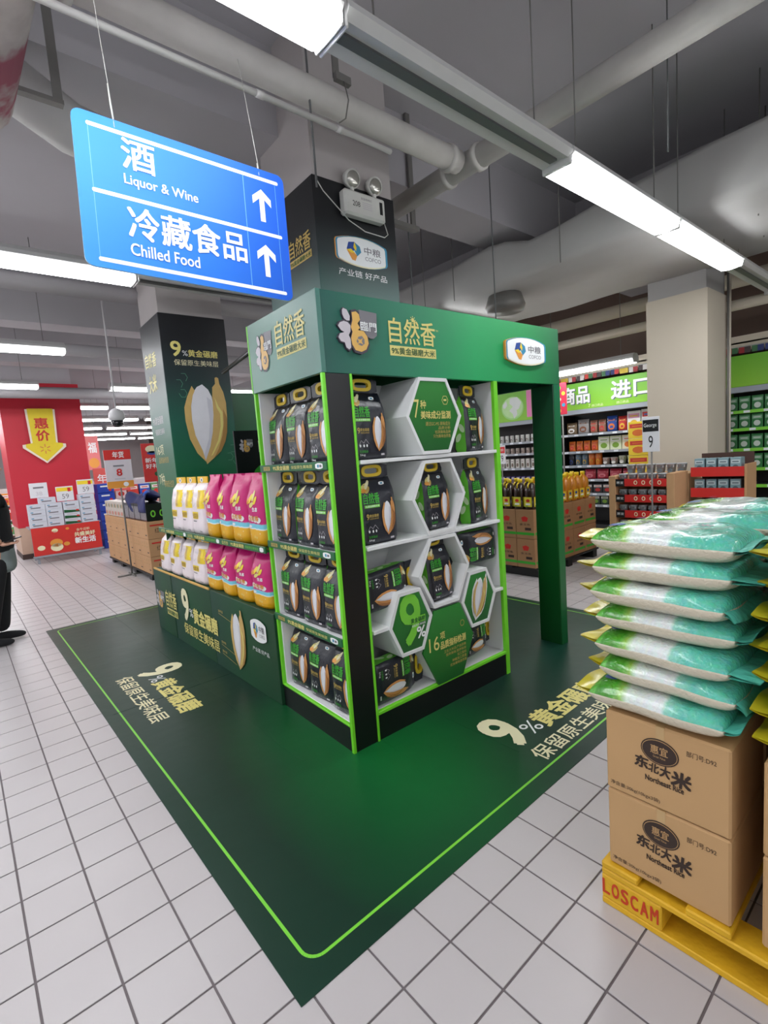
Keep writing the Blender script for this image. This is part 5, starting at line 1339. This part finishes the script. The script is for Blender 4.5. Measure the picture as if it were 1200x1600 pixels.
# ------------------------------------------------------------------ red clad pillar with arrow, milk stand
M_RW = mat('red_cladding', (206, 36, 56), .45, var=.04, scale=1); M_RWB = mat('pillar_skirting', (204, 172, 150), .6, var=.05)
t = thing('red_pillar', 'broad red clad pillar at the far left with beige foot', 'pillar', (.88, 12.0, 0))
mb = MB(); mb.box(0, 1.34, 0, 1.2, .62, 3.4, M_RW); mb.build('cladding', t); mb = MB(); mb.box(.01, 1.33, .01, 1.19, .1, .62, M_RWB); mb.build('lower_cladding', t); mb = MB(); mb.box(0, 1.34, 0, 1.2, 0, .1, mat('dark_skirting', (70, 50, 44), .6)); mb.build('skirting', t); mb = MB(); mb.box(.1, 1.24, .1, 1.1, 3.4, CEIL, M_CEIL); mb.build('shaft', t)
ar = thing('arrow_sign', 'yellow downward arrow sign hung on the red pillar', 'sign', (1.5, 11.93, 2.0))
AR = [(0, -.12), (.32, .16), (.32, .22), (.2, .24), (.22, .9), (-.22, .9), (-.2, .24), (-.32, .22), (-.32, .16)]
FA = lambda x, z, d: (x, d, z)
mb = MB(); mb.prism([(x * 1.12, z - .03 * (z < 0) - .01) for x, z in AR], FA, .0, .02, mat('arrow_white', (244, 232, 216), .5)); b_ = mb.build('backing', ar)
mb = MB(); mb.prism([(x * .96, z) for x, z in AR], FA, -.006, .0, mat('arrow_yellow', (238, 214, 40), .45)); b2 = mb.build('arrow_face', ar)
P = Print(plane((0, -.0065, 0), (1, 0, 0), (0, 0, 1)), .002)
P.text('惠', -.12, .52, .1, .72, I['red'], 0, .03); P.text('价', -.12, .28, .1, .48, I['red'], 0, .03)
for k in range(6):
    a = k * pi / 3 + pi / 6; P.strip([(.035 * math.cos(a), .12 + .035 * math.sin(a)), (.095 * math.cos(a), .12 + .095 * math.sin(a))], .022, I['orange'], 0)
P.build('lettering', b2)
st = thing('milk_stand', 'red fronted promotional stand carrying milk cartons at the far left', 'stand', (.98, 11.0, 0), -.02)
M_SR = mat('stand_red', (206, 46, 40), .45, var=.04)
mb = MB(); mb.box(0, 1.1, 0, .02, .15, .66, M_SR, .003); fp = mb.build('front_panel', st)
mb = MB(); mb.box(-.02, 1.12, .0205, .7, .64, .66, M_GREY); mb.build('top', st)
mb = MB(); mb.box(-.02, 1.12, -.01, .02, .12, .15, M_GREY); mb.build('bottom_rail', st)
for x in (.06, 1.06):
    for y in (.05, .62):
        mb = MB(); mb.box(x - .02, x + .02, y, y + .04, 0, .64, M_GREY); mb.build('leg', st)
P = Print(plane((0, -.001, .15), (1, 0, 0), (0, 0, 1)), .002)
P.text('金牛迎新', .7, .37, .92, .42, I['cream'], 0); P.text('共盛美好', .66, .27, 1.0, .35, I['cream'], 0, .03); P.text('新生活', .66, .14, 1.0, .25, I['white'], 0, .04)
for x, y, r_, c in ((.12, .14, .06, 'cream'), (.36, .2, .1, 'orange'), (.36, .36, .09, 'red'), (.36, .43, .05, 'cream'), (.36, .12, .1, 'cream'), (.52, .16, .05, 'orange'), (.56, .44, .03, 'orange')): P.ellipse(x, y, r_, r_ * .75, I[c], 0, 14)
P.build('print', fp)
def milkbox(green):
    r = thing('milk_carton', '', 'x'); mb = MB(); mb.box(-.13, .13, -.1, .1, 0, .105, mat('milk_white', (206, 210, 220), .4, var=.03), .003); b_ = mb.build('box', r)
    P = Print(plane((0, -.1005, 0), (1, 0, 0), (0, 0, 1)), .001)
    if green: P.poly([(-.125, .005), (.125, .005), (.125, .03), (.05, .045), (-.125, .06)], I['dgreen'], 0); P.ellipse(.09, .04, .03, .015, I['red'], 1, 10); P.rect(-.08, .07, .08, .09, I['silver'], 0)
    else: P.rect(-.09, .03, .06, .05, I['grey'], 0); P.rect(-.1, .06, -.06, .075, I['teal'], 0)
    P.build('print', b_); return r
mk = [milkbox(0), milkbox(1)]; um = set()
def putmilk(k, x, z, lab, y=11.13):
    o = mk[k] if k not in um else copy_tree(mk[k]); um.add(k); o.location = (x, y, z); tag(o, lab, 'carton', 'milk cartons on the red stand')
for r_ in range(4):
    for c in range(2): putmilk(0, 1.12 + c * .265, .6605 + r_ * .107, 'white milk carton in the left block, %s layer up, %s column' % (ORD[r_], ('left', 'right')[c]))
putmilk(0, 1.3, 1.09, 'single white milk carton on top of the left block')
for r_ in range(4): putmilk(1 if r_ < 3 else 0, 1.66, .6605 + r_ * .107, 'green banded milk carton in the middle column, %s up' % ORD[r_] if r_ < 3 else 'plain white milk carton on top of the green banded column')
for r_ in range(5): putmilk(0, 1.93, .6605 + r_ * .107, 'white milk carton in the right-hand column, %s up' % ORD[r_])
for k, (x, z, nm) in enumerate(((1.2, 1.2, 'plain white'), (1.6, 1.1, 'yellow topped left'), (1.95, 1.2, 'yellow topped right'))):
    t = thing('price_card', '%s price card standing on the milk cartons' % nm, 'price card', (x, 11.12, z))
    mb = MB(); mb.box(-.14, .14, 0, .008, 0, .27, mat('card_white', (222, 222, 226), .4), .002); c = mb.build('card', t)
    P = Print(plane((0, -.0005, 0), (1, 0, 0), (0, 0, 1)), .001)
    if k: P.rect(-.13, .18, .13, .25, I['yellow'], 0); P.rect(.05, .17, .1, .24, I['red'], 1); P.text('59', -.05, .04, .06, .13, I['grey'], 0)
    else: P.rect(-.08, .17, .08, .2, I['grey'], 0); P.text('38', -.05, .04, .05, .11, I['silver'], 0)
    P.build('print', c)
    mb = MB(); mb.box(-.02, .02, .008, .012, -.06, .1, M_STEEL); mb.build('clip', t)
# blue crates behind
M_BC = mat('blue_crate', (28, 64, 170), .4, var=.08)
for k in range(7):
    mb = MB(); mb.box(-.16, .16, -.12, .12, 0, .19, M_BC, .01); t = thing('blue_crate', 'blue drinks pack in the tall pile beyond the milk stand, %s up' % ORD[k], 'pack', (2.42, 11.9, .0 + k * .193), .1, 'blue drinks packs'); b_ = mb.build('wrap', t)
    P = Print(plane((0, -.1205, 0), (1, 0, 0), (0, 0, 1)), .001); P.rect(-.1, .12, .06, .15, I['white'], 0); P.ellipse(.08, .05, .03, .025, I['red'], 0, 10); P.build('print', b_)

# ------------------------------------------------------------------ pallet of wine cartons with boxes on top
M_KR3 = mat('wine_carton', (190, 146, 104), .7, var=.06, scale=5)
wp = thing('dark_pallet', 'low dark pallet under the block of brown cartons', 'pallet', (1.96, 7.4, 0))
for y in (.1, .9, 1.7, 2.3):
    mb = MB(); mb.box(.02, 1.0, y, y + .12, .0, .07, M_GON); mb.build('runner', wp)
mb = MB(); mb.box(0, 1.02, 0, 2.5, .071, .095, M_GON); mb.build('deck_board', wp)
def wcarton():
    r = thing('wine_carton', '', 'x'); mb = MB(); mb.box(0, .32, 0, .41, 0, .245, M_KR3, .004); b_ = mb.build('box', r)
    P = Print(plane((0, .41, 0), (0, -1, 0), (0, 0, 1)), .001)
    for k in range(3): P.rect(.07 + .11 * k, .13, .12 + .11 * k, .15, I['brown'], 0); P.ellipse(.095 + .11 * k, .19, .015, .02, I['brown'], 0, 8)
    P.rect(.3, .05, .38, .065, M_CINK, 0); P.build('printing', b_)
    P = Print(plane((0, 0, 0), (1, 0, 0), (0, 0, 1)), .001); P.rect(.04, .18, .28, .2, I['red'], 0); P.text('红酒', .1, .08, .22, .15, M_CINK, 0); P.build('printing', b_)
    return r
wc = wcarton(); fw = [True]
for k in range(3):
    for j in range(6):
        for i in range(2):
            if i and j: continue
            o = wc if fw[0] else copy_tree(wc); fw[0] = False
            o.location = (1.97 + i * .325, 7.42 + j * .413, .0955 + k * .248)
            tag(o, 'brown wine carton in the far block, %s layer, %s' % (('lower', 'middle', 'upper')[k], ('%s from the near end' % ORD[j]) if not i else 'inner near corner'), 'carton', 'wine cartons in the far block')
M_BKB = mat('black_gift_box', (26, 28, 26), .3, var=.1)
for j in range(4):
    t = thing('gift_box', 'black gift box on the brown carton block, %s from the near end' % ORD[j], 'box', (1.99, 7.44 + j * .3, .842), 0, 'black gift boxes')
    mb = MB(); mb.box(0, .3, 0, .29, 0, .24, M_BKB, .004); b_ = mb.build('box', t)
    P = Print(plane((0, .29, 0), (0, -1, 0), (0, 0, 1)), .001)
    for k in range(9): P.rect(.02 + .03 * k, .02, .032 + .03 * k, .2, I['silver'], 0)
    P.build('stripes', b_)
    if j == 0: P = Print(plane((0, 0, 0), (1, 0, 0), (0, 0, 1)), .001); P.ellipse(.09, .1, .035, .05, I['lime'], 0, 14); P.ellipse(.21, .1, .035, .05, I['lime'], 0, 14); P.ellipse(.09, .1, .018, .03, I['black'], 1, 10); P.ellipse(.21, .1, .018, .03, I['black'], 1, 10); P.build('rings', b_)
for j in range(6):
    for k in range(2):
        t = thing('juice_box', 'pale patterned box on the brown carton block, %s layer, %s from the gift boxes' % (('lower', 'upper')[k], ORD[j]), 'box', (1.99, 8.66 + j * .2, .842 + k * .122), 0, 'pale patterned boxes')
        mb = MB(); mb.box(0, .2, 0, .19, 0, .12, mat('pale_pack', (196, 186, 176), .45, var=.12, scale=30), .003); b_ = mb.build('box', t)
        P = Print(plane((0, .19, 0), (0, -1, 0), (0, 0, 1)), .001); P.ellipse(.06, .05, .025, .035, I[('red', 'dgreen')[k]], 0, 10); P.ellipse(.13, .05, .025, .035, I['brown'], 0, 10); P.build('print', b_)
# blue jacket thrown over the boxes
jk = thing('folded_jacket', 'dark blue jacket draped over the black gift boxes', 'jacket', (2.0, 7.5, 1.083))
vs, fs = [], []; R_ = random.Random(4)
nu, nv = 22, 14
for i in range(nu + 1):
    for j in range(nv + 1):
        a = i / nu; b = j / nv
        y = -.05 + .95 * a; x = -.07 + .4 * b
        z = .06 + .05 * math.sin(7 * a + 3 * b) * math.sin(5 * b + 1) + .04 * math.sin(13 * a + 2) + .05 * math.sin(pi * b)
        over = max(0, .02 - x); z -= over * 2.6 * (1 if a < .75 else .4)
        x = max(x, -.015 - .02 * math.sin(9 * a))
        vs.append((x, y, max(z, -.12 if x < 0 else .004)))
for i in range(nu):
    for j in range(nv): a = i * (nv + 1) + j; fs.append((a, a + 1, a + nv + 2, a + nv + 1))
mb = MB(); mb.add(vs, fs, mat('blue_jacket', (38, 44, 96), .7, var=.25, scale=9), True); o = mb.build('cloth', jk); sd = o.modifiers.new('thickness', 'SOLIDIFY'); sd.thickness = .012
mb = MB(); mb.tube([(.05, .1, .12), (.12, .25, .15), (.2, .42, .13), (.28, .55, .1)], [.03, .035, .03, .02], mat('bright_blue_lining', (40, 92, 196), .6), 8); mb.build('lining', jk)
# promotional boards above the block
def promo(label, x, y, z, w_, h_, base, bits, pole=True):
    t = thing('promo_board', label, 'sign', (x, y, z))
    mb = MB(); mb.box(-w_ / 2, w_ / 2, 0, .02, 0, h_, mat('board_%d_%d_%d' % base, base, .45), .003); b_ = mb.build('board', t)
    P = Print(plane((-w_ / 2, -.0005, 0), (1, 0, 0), (0, 0, 1)), .002)
    for (k, c, *q) in bits:
        if k == 'r': P.rect(q[0] * w_, q[1] * h_, q[2] * w_, q[3] * h_, I[c], 0)
        elif k == 't': P.text(q[0], q[1] * w_, q[2] * h_, q[3] * w_, q[4] * h_, I[c], 2, .02)
        else: P.ellipse(q[0] * w_, q[1] * h_, q[2] * w_, q[3] * h_, I[c], 1, 14)
    P.build('print', b_)
    if pole: mb = MB(); mb.tube([(0, .03, -z + .01), (0, .03, h_ * .8)], .012, M_STEEL, 8); mb.build('pole', t); mb = MB(); mb.tube([(-.2, .03, -z + .012), (.2, .03, -z + .012)], .012, M_STEEL, 8); mb.tube([(0, -.15, -z + .012), (0, .2, -z + .012)], .012, M_STEEL, 8); mb.build('foot', t)
promo('white and red promotional board on a pole before the brown cartons', 1.9, 8.2, 1.32, .36, .56, (214, 206, 212), [('r', 'red', 0, .74, 1, 1), ('t', 'white', '年货', .32, .79, .74, .95), ('t', 'red', '8', .4, .32, .6, .5), ('r', 'grey', .3, .56, .7, .6), ('r', 'silver', .3, .22, .7, .26), ('r', 'orange', 0, 0, 1, .18), ('e', 'white', .7, .09, .1, .06)])
promo('red promotional board with white lettering right of the white board', 2.75, 9.3, 1.35, .42, .66, (206, 44, 40), [('t', 'white', '新年', .1, .5, .6, .62), ('t', 'white', '好礼', .1, .35, .6, .47), ('e', 'cream', .4, .85, .25, .1), ('e', 'blue', .4, .75, .2, .05), ('e', 'orange', .85, .9, .2, .08), ('e', 'dgreen', .5, .2, .1, .06)])
promo('white price board with yellow top beside the rice grain pillar', 3.12, 9.25, 1.4, .3, .5, (224, 224, 228), [('r', 'yellow', .0, .65, 1, .9), ('r', 'grey', .3, .3, .6, .4), ('r', 'silver', .2, .5, .8, .56)])
promo('pink topped promotional board far behind the blue drinks packs', 3.1, 14.2, 1.1, .8, .6, (214, 90, 84), [('t', 'white', '年货节', .1, .4, .9, .75), ('e', 'orange', .2, .2, .12, .12), ('r', 'cream', .4, .1, .9, .3)])
promo('hanging pink promotional banner under the distant lights', 3.3, 17.0, 1.7, .35, 1.0, (222, 120, 120), [('e', 'orange', .5, .2, .4, .15), ('t', 'white', '福', .2, .5, .8, .8)])
# distant gondolas left of centre with coloured goods
for g, (x, y, n_) in enumerate(((2.6, 14.5, 5), (2.9, 18.5, 6), (.0, 17.0, 3))):
    t = thing('far_gondola', 'distant shelf unit, %s in the far aisle' % ('nearest', 'furthest', 'leftmost')[g], 'shelving', (x, y, 0))
    mb = MB(); mb.box(0, 2.4, .4, .45, 0, 1.35, mat('far_shelf', (206, 200, 200), .6)); mb.build('back_panel', t)
    for z in (.1, .5, .9): mb = MB(); mb.box(0, 2.4, 0, .399, z - .03, z, MATS['far_shelf']); mb.build('shelf', t)
    for r_, z in enumerate((.1, .5, .9)):
        for k in range(8):
            c = [(40, 80, 180), (206, 60, 50), (226, 222, 224), (222, 140, 60), (226, 150, 150), (90, 150, 90)][(k * 5 + r_ * 2 + g) % 6]
            goods('distant_pack', 'distant coloured pack on the %s far shelf unit, %s shelf, %s' % (('nearest', 'furthest', 'leftmost')[g], ('bottom', 'middle', 'top')[r_], place(k, 8)), 'pack', 'packs on the far shelf units', 'z%d' % ((k * 5 + r_ * 2 + g) % 6), ('box', .26, .32, .2, c, (WH, RD)), (x + .16 + k * .295, y + .15, z + .0005), 0)
# white dome camera on a rod
t = thing('dome_camera', 'white dome security camera hanging from the ceiling at left', 'camera', (1.593, 6.66, 2.2))
M_CAMW = mat('camera_white', (206, 204, 206), .4, var=.03)
mb = MB(); mb.lathe([(.06, -.05), (.085, -.03), (.09, .0), (.08, .05), (.05, .085), (.02, .1), (0, .1)], M_CAMW, 20); mb.build('housing', t)
mb = MB(); mb.lathe([(0, -.125), (.035, -.118), (.06, -.095), (.068, -.045), (0, -.045)], mat('camera_glass', (30, 30, 34), .1), 18); mb.build('dome_glass', t)
mb = MB(); mb.tube([(0, 0, .09), (0, 0, CEIL - 2.2)], .01, M_CAMW, 8); mb.build('rod', t)

# ------------------------------------------------------------------ person at the left edge
M_BLKC = mat('black_cloth', (22, 22, 26), .85, var=.2, scale=12, bump=.2); M_GRYC = mat('grey_shirt', (136, 146, 146), .85, var=.08, scale=10, bump=.15)
M_SKIN = mat('skin', (206, 156, 132), .5, var=.05); M_HAIR = mat('hair', (26, 22, 22), .6, var=.2)
pe = thing('person', 'person in black jacket, grey shirt and black trousers walking with a phone', 'person', (.235, 6.0, 0))
def skin(name, verts, edges, radii, m, parent, sub=2):
    me = bpy.data.meshes.new(name); me.from_pydata(verts, edges, []); me.materials.append(m)
    o = bpy.data.objects.new(name, me); COL.objects.link(o); o.parent = parent
    md = o.modifiers.new('skin', 'SKIN'); md.use_smooth_shade = True
    for i, d in enumerate(me.skin_vertices[0].data):
        r = radii[i]; d.radius = r if isinstance(r, tuple) else (r, r); d.use_root = (i == 0)
    sb = o.modifiers.new('smooth', 'SUBSURF'); sb.levels = sb.render_levels = sub
    return o
# faces +x ; body in one continuous surface
V = [(0, 0, .95), (.0, 0, 1.1), (.01, 0, 1.28), (.0, 0, 1.42), (.01, 0, 1.5),
     (.02, .09, .9), (.0, .1, .5), (-.05, .1, .09), (.0, -.09, .9), (-.07, -.11, .5), (-.16, -.12, .1),
     (.0, .17, 1.4), (-.05, .22, 1.14), (.04, .2, .98), (.0, -.18, 1.4), (-.05, -.24, 1.13), (.04, -.22, .965),
     (.03, 0, 1.58), (.03, 0, 1.66)]
E_ = [(0, 1), (1, 2), (2, 3), (3, 4), (0, 5), (5, 6), (6, 7), (0, 8), (8, 9), (9, 10), (3, 11), (11, 12), (12, 13), (3, 14), (14, 15), (15, 16), (4, 17), (17, 18)]
Rr = [(.1, .1), (.1, .1), (.11, .11), (.085, .085), .05, .07, .055, .035, .07, .055, .035, .045, .04, .028, .045, .04, .028, .048, .06]
skin('body', V, E_, Rr, M_SKIN, pe)
V = [(0, 0, .84), (0, 0, .97), (.0, 0, 1.12), (.01, 0, 1.29), (.0, 0, 1.43), (.0, .18, 1.41), (-.05, .23, 1.14), (.01, .205, 1.01), (.0, -.19, 1.41), (-.05, -.25, 1.13), (.01, -.225, .985)]
skin('jacket', V, [(2, 1), (2, 3), (3, 4), (4, 5), (5, 6), (6, 7), (4, 8), (8, 9), (9, 10), (1, 0)], [(.175, .185), (.17, .18), (.165, .175), (.17, .185), (.15, .16), .1, .078, .056, .1, .078, .056], M_BLKC, pe)
V = [(.0, 0, .66), (.01, 0, .78), (.02, 0, .95), (.03, 0, 1.2)]
skin('shirt', V, [(0, 1), (1, 2), (2, 3)], [(.155, .16), (.16, .165), (.14, .14), (.1, .1)], M_GRYC, pe)
for (hp, kn, an) in (((.02, .09, .86), (.0, .1, .48), (-.05, .1, .085)), ((.0, -.09, .86), (-.07, -.11, .48), (-.16, -.12, .09))):
    skin('trouser_leg', [hp, kn, an], [(0, 1), (1, 2)], [.11, .086, .08], M_BLKC, pe)
    ax, ay, az = an
    skin('shoe', [(ax - .05, ay, .045), (ax + .05, ay, .045), (ax + .14, ay, .035), (ax + .2, ay, .028)], [(0, 1), (1, 2), (2, 3)], [(.044, .042), (.046, .044), (.044, .034), (.03, .022)], M_BLKC, pe)
hd = skin('head', [(.03, 0, 1.56), (.045, 0, 1.63), (.045, 0, 1.71)], [(0, 1), (1, 2)], [.062, (.09, .08), (.088, .078)], M_SKIN, pe)
skin('hair', [(-.02, 0, 1.6), (-.005, 0, 1.7), (.035, 0, 1.775)], [(0, 1), (1, 2)], [(.075, .08), (.115, .115), (.1, .1)], M_HAIR, pe)
skin('nose', [(.13, 0, 1.66), (.15, 0, 1.645)], [(0, 1)], [.014, .013], M_SKIN, hd)
for y in (-.03, .03): skin('eye', [(.122, y, 1.675), (.126, y, 1.675)], [(0, 1)], [.009, .008], M_HAIR, hd)
for y in (-.085, .085): skin('ear', [(.035, y, 1.64), (.035, y, 1.675)], [(0, 1)], [.014, .018], M_SKIN, hd)
skin('mouth', [(.126, -.02, 1.61), (.128, .02, 1.61)], [(0, 1)], [.007, .007], mat('lips', (170, 96, 88), .5), hd)
for sd_, (wx, wy, wz) in ((1, (.03, .2, .975)), (-1, (.03, -.22, .96))):
    hv = [(wx, wy, wz), (wx + .05, wy - .01 * sd_, wz + .0), (wx + .085, wy - .012 * sd_, wz + .005)]; he = [(0, 1), (1, 2)]; hr = [(.026, .022), (.036, .02), (.034, .016)]
    for k in range(4):
        b0 = len(hv); yy = wy + (-.026 + .0175 * k)
        ln = (.03, .034, .032, .025)[k]
        hv += [(wx + .1, yy, wz + .004), (wx + .1 + ln, yy, wz + .006), (wx + .1 + ln * 1.35, yy, wz + .022)]; he += [(2, b0), (b0, b0 + 1), (b0 + 1, b0 + 2)]; hr += [.0095, .0088, .008]
    b0 = len(hv); hv += [(wx + .05, wy - .04 * sd_, wz + .015), (wx + .085, wy - .042 * sd_, wz + .03)]; he += [(1, b0), (b0, b0 + 1)]; hr += [.011, .009]
    skin('hand', hv, he, hr, M_SKIN, pe)
mb = MB(); mb.box(-.07, .07, -.036, .036, 0, .009, M_BLK, .003); o = mb.build('phone', None, (.235 + .035 + .1, 6.0 - .22, .995)); o.rotation_euler = (0, -.25, 0); tag(o, 'dark phone held in the hand of the person at left', 'phone')
